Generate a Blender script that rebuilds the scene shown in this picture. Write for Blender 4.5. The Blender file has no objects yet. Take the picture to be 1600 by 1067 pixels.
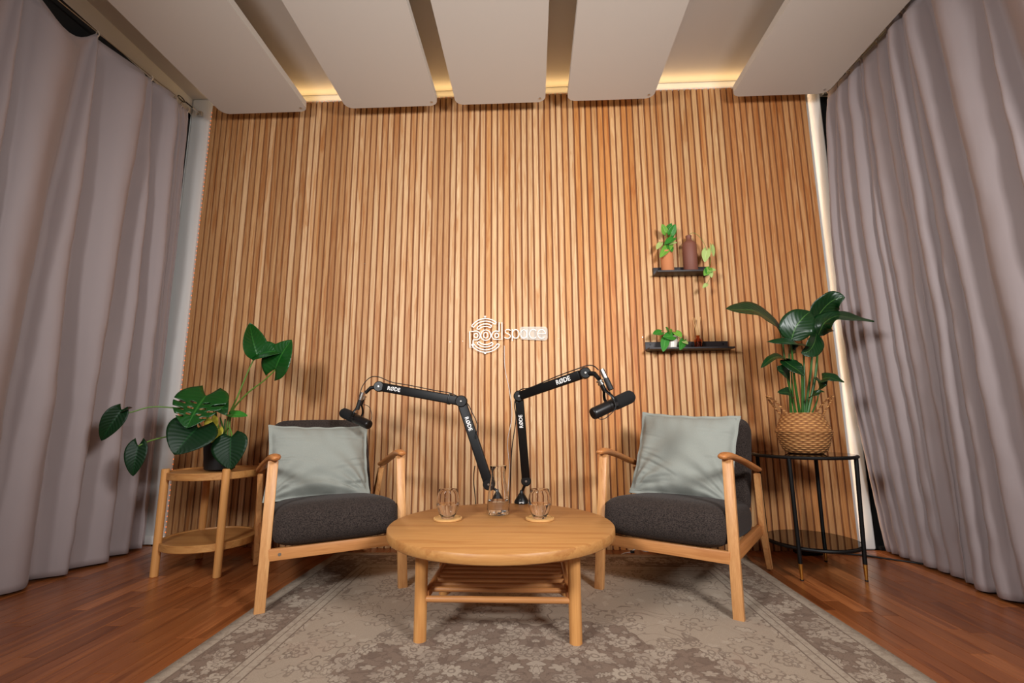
import bpy, bmesh, math, random
from mathutils import Vector, Matrix, Euler
from mathutils import noise
from math import sin, cos, pi, radians, sqrt, atan2

# ------------------------------------------------------------------ camera, world, lights, exposure
scene = bpy.context.scene
COL = scene.collection
CAM_H, FPX, PITCH, YAW, ROLL = 0.7475, 735.27, 0.165, 0.0437, -0.0047
_f = Vector((-sin(YAW) * cos(PITCH), cos(YAW) * cos(PITCH), sin(PITCH)))
_r = Vector((cos(YAW), sin(YAW), 0)); _u = _r.cross(_f)
_r2 = cos(ROLL) * _r + sin(ROLL) * _u
_u2 = -sin(ROLL) * _r + cos(ROLL) * _u
cd = bpy.data.cameras.new('camera'); cam = bpy.data.objects.new('camera', cd); COL.objects.link(cam)
cd.sensor_width = 36; cd.lens = FPX / 1600 * 36; cd.clip_start = 0.02
cam.matrix_world = Matrix(((_r2.x, _u2.x, -_f.x, 0), (_r2.y, _u2.y, -_f.y, 0), (_r2.z, _u2.z, -_f.z, CAM_H), (0, 0, 0, 1)))
scene.camera = cam

world = bpy.data.worlds.new('world'); scene.world = world; world.use_nodes = True
world.node_tree.nodes['Background'].inputs[0].default_value = (1.0, 0.45, 0.25, 1)
world.node_tree.nodes['Background'].inputs[1].default_value = 0.03

def area(name, loc, target, sx, sy, power, col, spread=180):
    l = bpy.data.lights.new(name, 'AREA'); l.shape = 'RECTANGLE'; l.size = sx; l.size_y = sy
    l.energy = power; l.color = col; l.spread = radians(spread)
    o = bpy.data.objects.new(name, l); COL.objects.link(o); o.location = loc
    o.rotation_euler = (Vector(target) - Vector(loc)).to_track_quat('-Z', 'Y').to_euler()
    return o
area('softbox_left', (-1.35, -0.35, 1.8), (0.25, 2.9, 1.30), 0.5, 0.5, 33, (0.95, 0.95, 0.95), 108)
area('softbox_right', (1.40, -0.35, 1.8), (-0.25, 2.9, 1.30), 0.5, 0.5, 38, (0.95, 0.95, 0.95), 108)
area('room_bounce', (0, -1.3, 1.15), (0, 1.3, 2.9), 2.0, 1.2, 7, (0.92, 0.95, 0.98), 180)
# the amber strip that lies on top of and beside the slatted panels
area('amber_strip_top', (-0.2, 2.925, 2.972), (-0.2, 2.78, 3.3), 4.08, 0.012, 2.5, (1.0, 0.64, 0.26))
area('amber_strip_left', (-2.262, 2.93, 1.5), (-2.6, 2.93, 1.5), 0.012, 2.9, 0.12, (1.0, 0.45, 0.15))
area('amber_strip_right', (1.872, 2.93, 1.5), (2.2, 2.93, 1.5), 0.012, 2.9, 1.2, (1.0, 0.66, 0.40))
scene.view_settings.view_transform = 'Standard'
scene.view_settings.look = 'None'
scene.view_settings.exposure = -0.04
scene.view_settings.gamma = 1.0
scene.view_settings.use_curve_mapping = False

# a pixel of the 1600x1067 frame on the vertical plane y = Y, or at height z = Z
def _ray(u, v):
    return _r2 * ((u - 800) / FPX) + _u2 * ((533.5 - v) / FPX) + _f
def at(u, v, Y):
    d = _ray(u, v); return Vector((0, 0, CAM_H)) + d * (Y / d.y)
def on(u, v, Z=0):
    d = _ray(u, v); return Vector((0, 0, CAM_H)) + d * ((Z - CAM_H) / d.z)

# ------------------------------------------------------------------ materials
def srgb(r, g, b):
    f = lambda c: (c / 255 / 12.92) if c / 255 <= 0.04045 else ((c / 255 + 0.055) / 1.055) ** 2.4
    return (f(r), f(g), f(b), 1)
class NT:
    def __init__(self, name):
        self.m = bpy.data.materials.new(name); self.m.use_nodes = True
        self.t = self.m.node_tree; self.b = self.t.nodes['Principled BSDF']; self.n = 0
    def node(self, typ, **kw):
        n = self.t.nodes.new(typ); self.n += 1; n.location = (-200 * self.n, 0)
        for k, v in kw.items():
            if k.startswith('i_'):
                k = k[2:]; n.inputs[int(k) if k.isdigit() else k].default_value = v
            else: setattr(n, k, v)
        return n
    def link(self, a, b): self.t.links.new(a, b)
    def math(self, op, a, b=0.0, c=0.0, clamp=False):
        n = self.node('ShaderNodeMath', operation=op); n.use_clamp = clamp
        for i, v in enumerate((a, b, c)):
            if hasattr(v, 'type') and not isinstance(v, (int, float)): self.link(v, n.inputs[i])
            else: n.inputs[i].default_value = v
        return n.outputs[0]
    def mix(self, f, a, b, blend='MIX'):
        n = self.node('ShaderNodeMix', data_type='RGBA', blend_type=blend)
        for i, v in ((0, f), (6, a), (7, b)):
            if hasattr(v, 'links'): self.link(v, n.inputs[i])
            else: n.inputs[i].default_value = v
        return n.outputs[2]
    def noise(self, vec, scale, detail=3, rough=.55, dist=0, out=0):
        n = self.node('ShaderNodeTexNoise'); n.inputs['Scale'].default_value = scale
        n.inputs['Detail'].default_value = detail; n.inputs['Roughness'].default_value = rough
        n.inputs['Distortion'].default_value = dist
        if vec is not None: self.link(vec, n.inputs['Vector'])
        return n.outputs[out]
    def mapping(self, vec, scale=(1, 1, 1), loc=(0, 0, 0)):
        n = self.node('ShaderNodeMapping'); n.inputs['Scale'].default_value = scale; n.inputs['Location'].default_value = loc
        self.link(vec, n.inputs['Vector']); return n.outputs[0]
    def ramp(self, f, *stops):
        n = self.node('ShaderNodeValToRGB'); e = n.color_ramp.elements
        while len(e) < len(stops): e.new(.5)
        for el, (p, c) in zip(e, stops): el.position = p; el.color = c
        self.link(f, n.inputs[0]); return n.outputs[0]
    def bump(self, h, strength=.2, dist=.002):
        n = self.node('ShaderNodeBump'); n.inputs['Strength'].default_value = strength; n.inputs['Distance'].default_value = dist
        self.link(h, n.inputs['Height']); self.link(n.outputs[0], self.b.inputs['Normal'])
    def coord(self, out='Object'): return self.node('ShaderNodeTexCoord').outputs[out]
    def set(self, **kw):
        for k, v in kw.items():
            k = k.replace('_', ' ')
            if hasattr(v, 'links'): self.link(v, self.b.inputs[k])
            else: self.b.inputs[k].default_value = v
        return self.m

def plain(name, col, rough=.5, metal=0.0, spec=.5, bump=0, bscale=60, var=0.0):
    n = NT(name); c = col
    if bump or var:
        co = n.coord(); f = n.noise(co, bscale, 4)
        if bump: n.bump(f, bump)
        if var:
            g = n.noise(co, bscale * .15, 3)
            c = n.mix(g, tuple(x * (1 - var) for x in col[:3]) + (1,), tuple(min(1, x * (1 + var)) for x in col[:3]) + (1,))
    m = n.set(Base_Color=c, Roughness=rough, Metallic=metal)
    n.b.inputs['Specular IOR Level'].default_value = spec
    return m

def wood(name, light, dark, axis='x', rough=.45, tint=False, k=1.0, ring=.5, spec=.4):
    n = NT(name); co = n.coord()
    info = n.node('ShaderNodeObjectInfo')
    off = n.node('ShaderNodeCombineXYZ'); r = n.math('MULTIPLY', info.outputs['Random'], 37.0)
    for i in range(3): n.link(r, off.inputs[i])
    add = n.node('ShaderNodeVectorMath', operation='ADD'); n.link(co, add.inputs[0]); n.link(off.outputs[0], add.inputs[1])
    s1 = [22 * k] * 3; s1['xyz'.index(axis)] = 1.3 * k
    s2 = [150 * k] * 3; s2['xyz'.index(axis)] = 5 * k
    a = n.noise(n.mapping(add.outputs[0], s1), 1, 4, .6, .6)
    w = n.math('SINE', n.math('MULTIPLY', a, 34.0)); w = n.math('MULTIPLY_ADD', w, .5, .5)
    b = n.noise(n.mapping(add.outputs[0], s2), 1, 3, .6)
    f = n.math('ADD', n.math('MULTIPLY', w, .35 * ring), n.math('ADD', n.math('MULTIPLY', a, .75), n.math('MULTIPLY', b, .45)))
    c = n.ramp(f, (.42, light), (.95, dark))
    if tint: c = n.mix(1.0, c, info.outputs['Color'], 'MULTIPLY')
    n.bump(b, .12, .0006)
    m = n.set(Base_Color=c, Roughness=rough); n.b.inputs['Specular IOR Level'].default_value = spec
    return m

M = {}
M['plaster'] = plain('white_plaster', srgb(230, 230, 227), .85, bump=.05, bscale=90)
M['ceiling'] = plain('ceiling_paint', srgb(212, 206, 199), .9, bump=.04, bscale=80)
M['board'] = plain('acoustic_board_fabric', srgb(214, 208, 199), .92, bump=.12, bscale=420)
M['felt'] = plain('brown_backing_felt', srgb(140, 90, 58), .95, bump=.2, bscale=300)
M['slat'] = wood('oak_slat', srgb(224, 190, 148), srgb(182, 124, 72), 'z', .5, True, 1.0, .5, .3)
M['oak'] = wood('table_oak', srgb(204, 150, 88), srgb(166, 106, 54), 'x', .42, False, .8, .35)
M['oak_z'] = wood('oak_upright', srgb(224, 164, 98), srgb(190, 124, 64), 'z', .42, False, 1.0, .3)
M['ash'] = wood('chair_wood', srgb(222, 166, 108), srgb(184, 122, 70), 'z', .4, False, 1.1, .4)
M['ash_y'] = wood('chair_arm_wood', srgb(204, 138, 80), srgb(164, 98, 52), 'y', .35, False, 1.1, .4)
M['ash_x'] = wood('chair_rail_wood', srgb(212, 150, 92), srgb(172, 108, 58), 'x', .4, False, 1.1, .4)
M['plank'] = wood('floor_oak', srgb(176, 106, 58), srgb(118, 60, 28), 'y', .30, True, .7, .5, .5)
M['plank_gap'] = plain('floor_joint', srgb(60, 32, 18), .9)
M['black'] = plain('black_powder_coat', srgb(8, 7, 7), .5, spec=.3)
M['black_satin'] = plain('black_satin', srgb(12, 11, 11), .35, .0, .4)
M['shelf'] = plain('dark_shelf_metal', srgb(44, 38, 40), .5)
M['black_cloth'] = plain('blackout_cloth', srgb(8, 7, 7), .95)
M['rubber'] = plain('black_rubber', srgb(12, 11, 11), .6)
M['foam'] = plain('mic_foam', srgb(7, 6, 6), .95, bump=.5, bscale=500)
M['micbody'] = plain('mic_body', srgb(30, 27, 26), .35, .3)
M['steel'] = plain('steel', srgb(200, 196, 190), .28, 1.0)
M['white_print'] = plain('white_print', srgb(235, 232, 228), .6)
M['brass'] = plain('brass', srgb(205, 150, 70), .3, .9)
M['stem'] = plain('plant_stem', srgb(92, 128, 46), .5, var=.25, bscale=40)
M['stem_dark'] = plain('plant_stem_dark', srgb(46, 92, 32), .45, var=.25, bscale=40)
M['soil'] = plain('soil', srgb(44, 30, 22), 1, bump=.6, bscale=120)
M['terracotta'] = plain('terracotta', srgb(196, 124, 78), .8, bump=.1, bscale=200)
M['brownclay'] = plain('brown_bottle_clay', srgb(122, 72, 56), .62, bump=.08, bscale=150)
M['whitepot'] = plain('white_glaze', srgb(226, 216, 204), .35)
M['potblack'] = plain('black_planter', srgb(15, 15, 16), .55)
M['whitecable'] = plain('white_cable', srgb(225, 215, 205), .5)
M['cord_rope'] = plain('hemp_cord', srgb(200, 178, 156), .9)
M['reed'] = plain('reed_stick', srgb(214, 170, 112), .8)
M['coaster'] = wood('coaster_wood', srgb(226, 180, 116), srgb(204, 150, 88), 'x', .5, False, 1.5, .2)

def emis(name, col, s):
    n = NT(name); n.set(Base_Color=col, Emission_Color=col); n.b.inputs['Emission Strength'].default_value = s; return n.m
M['led'] = emis('amber_led', (1.0, .20, .04, 1), 1.3)
M['neon'] = emis('neon_silicone', (1.0, .93, .84, 1), .25)

def glass(name, col, ior=1.45, rough=0.0):
    n = NT(name); m = n.set(Base_Color=col, Roughness=rough, IOR=ior); n.b.inputs['Transmission Weight'].default_value = 1.0
    return m
M['smoke_glass'] = glass('rose_tinted_glass', (.975, .935, .915, 1), 1.22)
M['clear_glass'] = glass('clear_glass', (.99, .99, .985, 1), 1.3)
M['water'] = glass('water', (.98, .98, .975, 1), 1.24)
M['amber_glass'] = glass('amber_glass', (.75, .28, .07, 1))
M['black_glass'] = glass('near_black_glass', (.006, .004, .004, 1), 1.45, .02)
M['dark_glass'] = glass('smoked_black_glass', (.045, .034, .03, 1), 1.45, .02)
def haze():  # pale see-through colour standing in for a haze of glare
    n = NT('glare_haze'); n.set(Base_Color=srgb(236, 232, 222), Roughness=.35); n.b.inputs['Alpha'].default_value = .30
    return n.m
M['haze'] = haze()

def fabric(name, c1, c2, scale=700, rough=.95, sheen=.3, mixs=None):
    n = NT(name); co = n.coord()
    a = n.noise(co, scale, 2, .7); b = n.noise(n.mapping(co, (1, 1, 2.2)), scale * .45, 2, .7)
    f = n.math('MULTIPLY', n.math('ADD', a, b), .5)
    c = n.ramp(f, (.40, c1), (.62, c2))
    n.bump(f, .35, .0012)
    m = n.set(Base_Color=c, Roughness=rough); n.b.inputs['Sheen Weight'].default_value = sheen * .15
    n.b.inputs['Specular IOR Level'].default_value = .2
    return m
M['seat'] = fabric('charcoal_melange_wool', srgb(26, 21, 20), srgb(74, 63, 57), 340)
M['pillow'] = fabric('grey_green_linen', srgb(142, 145, 137), srgb(155, 157, 148), 900, .9, .3)
def curtain_mat():
    n = NT('mauve_grey_curtain'); co = n.coord()
    a = n.noise(n.mapping(co, (3, 3, .6)), 1.2, 3)
    w = n.noise(co, 900, 2)
    c = n.mix(a, srgb(158, 144, 143), srgb(170, 156, 155))
    n.bump(w, .12, .0008)
    m = n.set(Base_Color=c, Roughness=.62); n.b.inputs['Sheen Weight'].default_value = .12
    n.b.inputs['Specular IOR Level'].default_value = .35
    return m
M['curtain'] = curtain_mat()

def leafm(name, c1, c2, vein, rough=.35, spec=.5):
    n = NT(name); uv = n.coord('UV')
    sep = n.node('ShaderNodeSeparateXYZ'); n.link(uv, sep.inputs[0])
    s = n.math('ABSOLUTE', n.math('SUBTRACT', sep.outputs[0], .5))
    mid = n.math('LESS_THAN', s, .018)
    q = n.math('SUBTRACT', sep.outputs[1], n.math('MULTIPLY', s, .55))
    side = n.math('GREATER_THAN', n.math('SINE', n.math('MULTIPLY', q, 62.0)), .955)
    nz = n.noise(n.coord(), 14, 3)
    c = n.mix(nz, c1, c2)
    c = n.mix(n.math('MULTIPLY', side, .16), c, vein)
    c = n.mix(n.math('MULTIPLY', mid, .8), c, vein)
    n.bump(n.math('SINE', n.math('MULTIPLY', q, 62.0)), .15, .002)
    m = n.set(Base_Color=c, Roughness=rough); n.b.inputs['Specular IOR Level'].default_value = spec
    n.b.inputs['Subsurface Weight'].default_value = 0.0
    return m
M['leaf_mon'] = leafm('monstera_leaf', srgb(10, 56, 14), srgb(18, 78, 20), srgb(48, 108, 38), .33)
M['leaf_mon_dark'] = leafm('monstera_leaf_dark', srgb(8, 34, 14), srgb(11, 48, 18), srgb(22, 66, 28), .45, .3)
M['leaf_bop'] = leafm('strelitzia_leaf', srgb(8, 38, 14), srgb(14, 56, 20), srgb(72, 112, 50), .36)
M['leaf_yellow'] = leafm('yellow_leaf', srgb(170, 160, 50), srgb(190, 170, 60), srgb(200, 190, 90))
M['leaf_brown'] = leafm('dark_backed_leaf', srgb(50, 34, 26), srgb(66, 44, 32), srgb(80, 60, 44))
M['leaf_pothos'] = leafm('pothos_leaf', srgb(84, 140, 44), srgb(122, 172, 62), srgb(160, 190, 90), .4)
M['leaf_pothos_deep'] = leafm('pothos_leaf_deep', srgb(36, 112, 34), srgb(60, 134, 40), srgb(100, 160, 70), .4)
M['leaf_pale'] = leafm('pale_pothos_leaf', srgb(150, 176, 92), srgb(184, 198, 122), srgb(200, 210, 150), .45)

def basket_mat():
    n = NT('seagrass_weave'); co = n.coord()
    sep = n.node('ShaderNodeSeparateXYZ'); n.link(co, sep.inputs[0])
    ang = n.math('ARCTAN2', sep.outputs[1], sep.outputs[0])
    row = n.math('MULTIPLY', sep.outputs[2], 95.0); fl = n.math('FLOOR', row)
    ph = n.math('ADD', n.math('MULTIPLY', ang, 17.0), n.math('MULTIPLY', fl, pi))
    w = n.math('MULTIPLY', n.math('MULTIPLY_ADD', n.math('SINE', ph), .5, .5), n.math('SINE', n.math('MULTIPLY', n.math('FRACT', row), pi)))
    nz = n.noise(co, 60, 3)
    f = n.math('ADD', n.math('MULTIPLY', w, .6), n.math('MULTIPLY', nz, .45))
    c = n.ramp(f, (.15, srgb(128, 74, 34)), (.8, srgb(216, 156, 92)))
    n.bump(w, .8, .006)
    return n.set(Base_Color=c, Roughness=.75)
M['basket'] = basket_mat()

def rug_mat():
    n = NT('woven_floral_rug'); co = n.coord()
    sep = n.node('ShaderNodeSeparateXYZ'); n.link(co, sep.inputs[0])
    ax = n.math('ABSOLUTE', sep.outputs[0]); yy = sep.outputs[1]
    mir = n.node('ShaderNodeCombineXYZ'); n.link(ax, mir.inputs[0])
    n.link(n.math('ABSOLUTE', n.math('SUBTRACT', yy, 1.22)), mir.inputs[1])
    P0 = mir.outputs[0]
    wn = n.node('ShaderNodeTexNoise'); wn.inputs['Scale'].default_value = 5; n.link(P0, wn.inputs['Vector'])
    sc = n.node('ShaderNodeVectorMath', operation='SCALE'); n.link(wn.outputs['Color'], sc.inputs[0]); sc.inputs['Scale'].default_value = .11
    ad = n.node('ShaderNodeVectorMath', operation='ADD'); n.link(P0, ad.inputs[0]); n.link(sc.outputs[0], ad.inputs[1])
    P = ad.outputs[0]
    def flowers(scale, petals, R, amp, rand=.75, off=(0, 0, 0)):
        v = n.node('ShaderNodeTexVoronoi', voronoi_dimensions='2D'); v.inputs['Scale'].default_value = scale; v.inputs['Randomness'].default_value = rand
        pm = n.mapping(P, (1, 1, 1), off)
        n.link(pm, v.inputs['Vector'])
        m1 = n.node('ShaderNodeVectorMath', operation='SUBTRACT'); n.link(pm, m1.inputs[0]); n.link(v.outputs['Position'], m1.inputs[1])
        s = n.node('ShaderNodeSeparateXYZ'); n.link(m1.outputs[0], s.inputs[0])
        a = n.math('ARCTAN2', s.outputs[1], s.outputs[0])
        cs = n.node('ShaderNodeSeparateColor'); n.link(v.outputs['Color'], cs.inputs[0])
        pet = n.math('MULTIPLY_ADD', n.math('ABSOLUTE', n.math('COSINE', n.math('ADD', n.math('MULTIPLY', a, petals * .5), n.math('MULTIPLY', cs.outputs[0], 6.28)))), 2.0, -1.0)
        Rr = n.math('MULTIPLY', n.math('MULTIPLY_ADD', pet, amp, R), n.math('MULTIPLY_ADD', cs.outputs[1], .6, .6))
        d = n.math('SUBTRACT', v.outputs['Distance'], Rr)
        return d, cs.outputs[2], v.outputs['Distance']
    d1, r1, c1 = flowers(9, 7, .38, .09)
    d2, r2, c2 = flowers(21, 5, .33, .10, 1, (3.1, 1.7, 0))
    inside1 = n.math('LESS_THAN', d1, 0.0)
    ring1 = n.math('LESS_THAN', n.math('ABSOLUTE', d1), .045)
    core1 = n.math('LESS_THAN', n.math('ABSOLUTE', n.math('SUBTRACT', c1, .1)), .03)
    inside2 = n.math('LESS_THAN', d2, 0.0)
    ring2 = n.math('LESS_THAN', n.math('ABSOLUTE', d2), .06)
    vn = n.noise(P, 7.5, 1.5, .5, 1.2)
    vine = n.math('LESS_THAN', n.math('ABSOLUTE', n.math('SUBTRACT', vn, .5)), .010)
    vn2 = n.noise(n.mapping(P, (1, 1, 1), (5, 2, 0)), 13, 1, .5, 1.0)
    vine2 = n.math('LESS_THAN', n.math('ABSOLUTE', n.math('SUBTRACT', vn2, .52)), .010)
    blot = n.math('GREATER_THAN', n.noise(P, 26, 2, .6, .5), .56)
    LT, BG, DK = srgb(186, 172, 156), srgb(164, 149, 133), srgb(104, 86, 76)
    # border distance
    dd = n.math('MINIMUM', n.math('SUBTRACT', 1.12, ax), n.math('SUBTRACT', 2.77, yy))
    def band(a, b): return n.math('MULTIPLY', n.math('GREATER_THAN', dd, a), n.math('LESS_THAN', dd, b))
    # medallion
    mx = n.math('DIVIDE', ax, .62); my = n.math('DIVIDE', n.math('SUBTRACT', yy, 1.42), .46)
    rad = n.math('SQRT', n.math('ADD', n.math('MULTIPLY', mx, mx), n.math('MULTIPLY', my, my)))
    angm = n.math('ARCTAN2', my, mx)
    med = n.math('LESS_THAN', n.math('ADD', n.math('ADD', rad, n.math('MULTIPLY', n.math('SUBTRACT', n.noise(P, 9, 2), .5), .5)), n.math('MULTIPLY', n.math('COSINE', n.math('MULTIPLY', angm, 8.0)), .07)), 1.0)
    bmask = band(.055, .215)
    dense = n.math('MAXIMUM', med, bmask)
    # field: light ground with thin outlines
    fld = n.mix(n.noise(co, 3, 3), BG, srgb(176, 160, 143))
    lines = n.math('MAXIMUM', n.math('MULTIPLY', n.math('MAXIMUM', ring1, core1), n.math('GREATER_THAN', r1, .45)), n.math('MAXIMUM', vine, n.math('MULTIPLY', ring2, n.math('GREATER_THAN', r2, .74))))
    lines = n.math('MULTIPLY', lines, n.math('MULTIPLY_ADD', n.noise(co, 9, 2), 1.1, .1), clamp=True)
    fld = n.mix(n.math('MULTIPLY', n.math('MULTIPLY', inside2, n.math('GREATER_THAN', r2, .6)), .55), fld, LT)
    fld = n.mix(n.math('MULTIPLY', lines, .85), fld, DK)
    # dense: dark ground with light flowers
    dn = n.mix(n.math('MULTIPLY', blot, .5), srgb(132, 113, 100), DK)
    dn = n.mix(n.math('MULTIPLY', n.math('MAXIMUM', n.math('MULTIPLY', inside1, n.math('MULTIPLY_ADD', r1, .5, .6)), n.math('MULTIPLY', inside2, n.math('MULTIPLY_ADD', r2, .7, .2))), .85, clamp=True), dn, LT)
    dn = n.mix(n.math('MULTIPLY', n.math('MAXIMUM', core1, n.math('MAXIMUM', ring2, vine2)), .6), dn, DK)
    c = n.mix(dense, fld, dn)
    guard = n.math('MAXIMUM', band(0, .055), band(.215, .275))
    gd = n.mix(n.math('MULTIPLY', n.math('GREATER_THAN', n.noise(P, 45, 1), .55), .5), srgb(176, 162, 146), srgb(148, 132, 118))
    c = n.mix(guard, c, gd)
    ln = n.math('MAXIMUM', band(.05, .056), n.math('MAXIMUM', band(.213, .219), n.math('MAXIMUM', band(.271, .277), band(.24, .244))))
    c = n.mix(n.math('MULTIPLY', ln, .8), c, DK)
    c = n.mix(n.math('MULTIPLY', n.noise(co, 5.5, 6, .75), .25), c, srgb(158, 144, 131))
    # wear and weave
    c = n.mix(n.math('MULTIPLY', n.math('GREATER_THAN', n.noise(co, 2.2, 5, .7), .60), .25), c, srgb(172, 150, 134))
    wv = n.noise(co, 380, 2, .7)
    c = n.mix(.35, c, n.mix(wv, srgb(90, 80, 72), srgb(255, 250, 240)), 'OVERLAY')
    n.bump(wv, .5, .003)
    m = n.set(Base_Color=c, Roughness=.97); n.b.inputs['Specular IOR Level'].default_value = .1
    return m
M['rug'] = rug_mat()

# ------------------------------------------------------------------ mesh helpers
def mobj(name, bm, mat, parent=None, smooth=True, ang=42, loc=None):
    me = bpy.data.meshes.new(name); bmesh.ops.recalc_face_normals(bm, faces=bm.faces); bm.to_mesh(me); bm.free()
    if smooth:
        for p in me.polygons: p.use_smooth = True
        me.set_sharp_from_angle(angle=radians(ang))
    me.materials.append(mat)
    o = bpy.data.objects.new(name, me); COL.objects.link(o)
    if parent: o.parent = parent
    if loc is not None: o.location = loc
    return o
def empty(name, loc=(0, 0, 0), rz=0):
    o = bpy.data.objects.new(name, None); COL.objects.link(o); o.location = loc; o.rotation_euler = (0, 0, rz)
    o.empty_display_size = .05; return o
def tag(o, label=None, cat=None, group=None, kind=None):
    if label: o['label'] = label
    if cat: o['category'] = cat
    if group: o['group'] = group
    if kind: o['kind'] = kind
    return o
def box(bm, c, s, rot=None, bevel=0.0, seg=2, taper=None):
    r = bmesh.ops.create_cube(bm, size=1); vs = r['verts']
    for v in vs:
        k = 1.0
        if taper and v.co.z < 0: k = taper
        v.co = Vector((v.co.x * s[0] * k, v.co.y * s[1] * k, v.co.z * s[2]))
    if bevel:
        es = list({e for v in vs for e in v.link_edges})
        g = bmesh.ops.bevel(bm, geom=es, offset=bevel, segments=seg, affect='EDGES', profile=.5)
        vs = list({v for f in g['faces'] for v in f.verts} | {v for v in vs if v.is_valid})
    m = Matrix.Translation(Vector(c)) @ (rot if rot is not None else Matrix.Identity(4))
    bmesh.ops.transform(bm, matrix=m, verts=vs)
    return vs
def bar(bm, a, b, w, d, up=(0, 1, 0), bevel=.003, w2=None):
    # tapered square bar between two points
    a, b = Vector(a), Vector(b); z = (b - a); L = z.length; z.normalize()
    x = Vector(up).cross(z); x.normalize(); y = z.cross(x)
    R = Matrix((x, y, z)).transposed().to_4x4()
    return box(bm, (a + b) / 2, (w, d, L), R, bevel)
def tube(bm, pts, r, seg=10, cap=True, rx=None, closed=False, smoothpts=0):
    pts = [Vector(p) for p in pts]
    if smoothpts: pts = catmull(pts, smoothpts, closed)
    n = len(pts); rs = r if isinstance(r, (list, tuple)) else [r] * n
    if len(rs) != n: rs = [rs[int(i * (len(rs) - 1) / (n - 1))] + (rs[min(len(rs) - 1, int(i * (len(rs) - 1) / (n - 1)) + 1)] - rs[int(i * (len(rs) - 1) / (n - 1))]) * ((i * (len(rs) - 1) / (n - 1)) % 1) for i in range(n)]
    rings = []; prev = None
    for i, p in enumerate(pts):
        if closed: t = pts[(i + 1) % n] - pts[(i - 1) % n]
        else: t = pts[min(i + 1, n - 1)] - pts[max(i - 1, 0)]
        t.normalize()
        if prev is None:
            x = t.orthogonal() if rx is None else (Vector(rx[2]) - t * Vector(rx[2]).dot(t))
        else: x = prev - t * prev.dot(t)
        x.normalize(); prev = x; y = t.cross(x)
        ax, ay = (1, 1) if rx is None else (rx[0], rx[1])
        rings.append([bm.verts.new(p + (x * cos(2 * pi * k / seg) * ax + y * sin(2 * pi * k / seg) * ay) * rs[i]) for k in range(seg)])
    m = n if closed else n - 1
    for i in range(m):
        A, B = rings[i], rings[(i + 1) % n]
        for k in range(seg): bm.faces.new((A[k], A[(k + 1) % seg], B[(k + 1) % seg], B[k]))
    if cap and not closed:
        bm.faces.new(rings[0][::-1]); bm.faces.new(rings[-1])
    return rings
def catmull(p, k=6, closed=False):
    out = []; n = len(p)
    rng = n if closed else n - 1
    for i in range(rng):
        if closed: a, b, c, d = p[(i - 1) % n], p[i], p[(i + 1) % n], p[(i + 2) % n]
        else: a, b, c, d = p[max(i - 1, 0)], p[i], p[i + 1], p[min(i + 2, n - 1)]
        for j in range(k):
            t = j / k
            out.append(.5 * ((2 * b) + (c - a) * t + (2 * a - 5 * b + 4 * c - d) * t * t + (3 * b - a - 3 * c + d) * t ** 3))
    if not closed: out.append(p[-1].copy())
    return out
def lathe(bm, prof, seg=40, c=(0, 0, 0), M4=None):
    rings = []; c = Vector(c)
    tr = (lambda v: M4 @ v) if M4 is not None else (lambda v: v + c)
    for r, z in prof:
        if r < 1e-6: rings.append([bm.verts.new(tr(Vector((0, 0, z))))])
        else: rings.append([bm.verts.new(tr(Vector((r * cos(2 * pi * k / seg), r * sin(2 * pi * k / seg), z)))) for k in range(seg)])
    for A, B in zip(rings, rings[1:]):
        for k in range(seg):
            k2 = (k + 1) % seg
            q = [A[k % len(A)], A[k2 % len(A)], B[k2 % len(B)], B[k % len(B)]]
            q = list(dict.fromkeys(q))
            if len(q) > 2: bm.faces.new(q)
    return rings
def axis_matrix(a, b):
    a, b = Vector(a), Vector(b); z = (b - a).normalized()
    return Matrix.Translation(a) @ z.to_track_quat('Z', 'Y').to_matrix().to_4x4()
def cyl(bm, a, b, r, seg=20, r2=None, bev=0.0):
    L = (Vector(b) - Vector(a)).length; r2 = r if r2 is None else r2
    if bev: prof = [(0, 0), (r - bev, 0), (r, bev), (r2, L - bev), (r2 - bev, L), (0, L)]
    else: prof = [(0, 0), (r, 0), (r2, L), (0, L)]
    lathe(bm, prof, seg, M4=axis_matrix(a, b))
def solid(o, t, off=0):
    md = o.modifiers.new('thickness', 'SOLIDIFY'); md.thickness = t; md.offset = off; return o
def NB(): return bmesh.new()
rng = random.Random(7)

# ------------------------------------------------------------------ the room
D = 2.9155                       # front faces of the slats
XL, XR, ZT = -2.245, 1.845, 2.952
YW = D + .035                    # plaster behind the panels
CZ = 3.035
bm = NB(); box(bm, (-.22, .5, -.06), (5.0, 5.6, .08)); tag(mobj('floor', bm, M['plank_gap'], smooth=False), kind='structure', label='oak strip floor')
floor = bpy.data.objects['floor']
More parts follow.
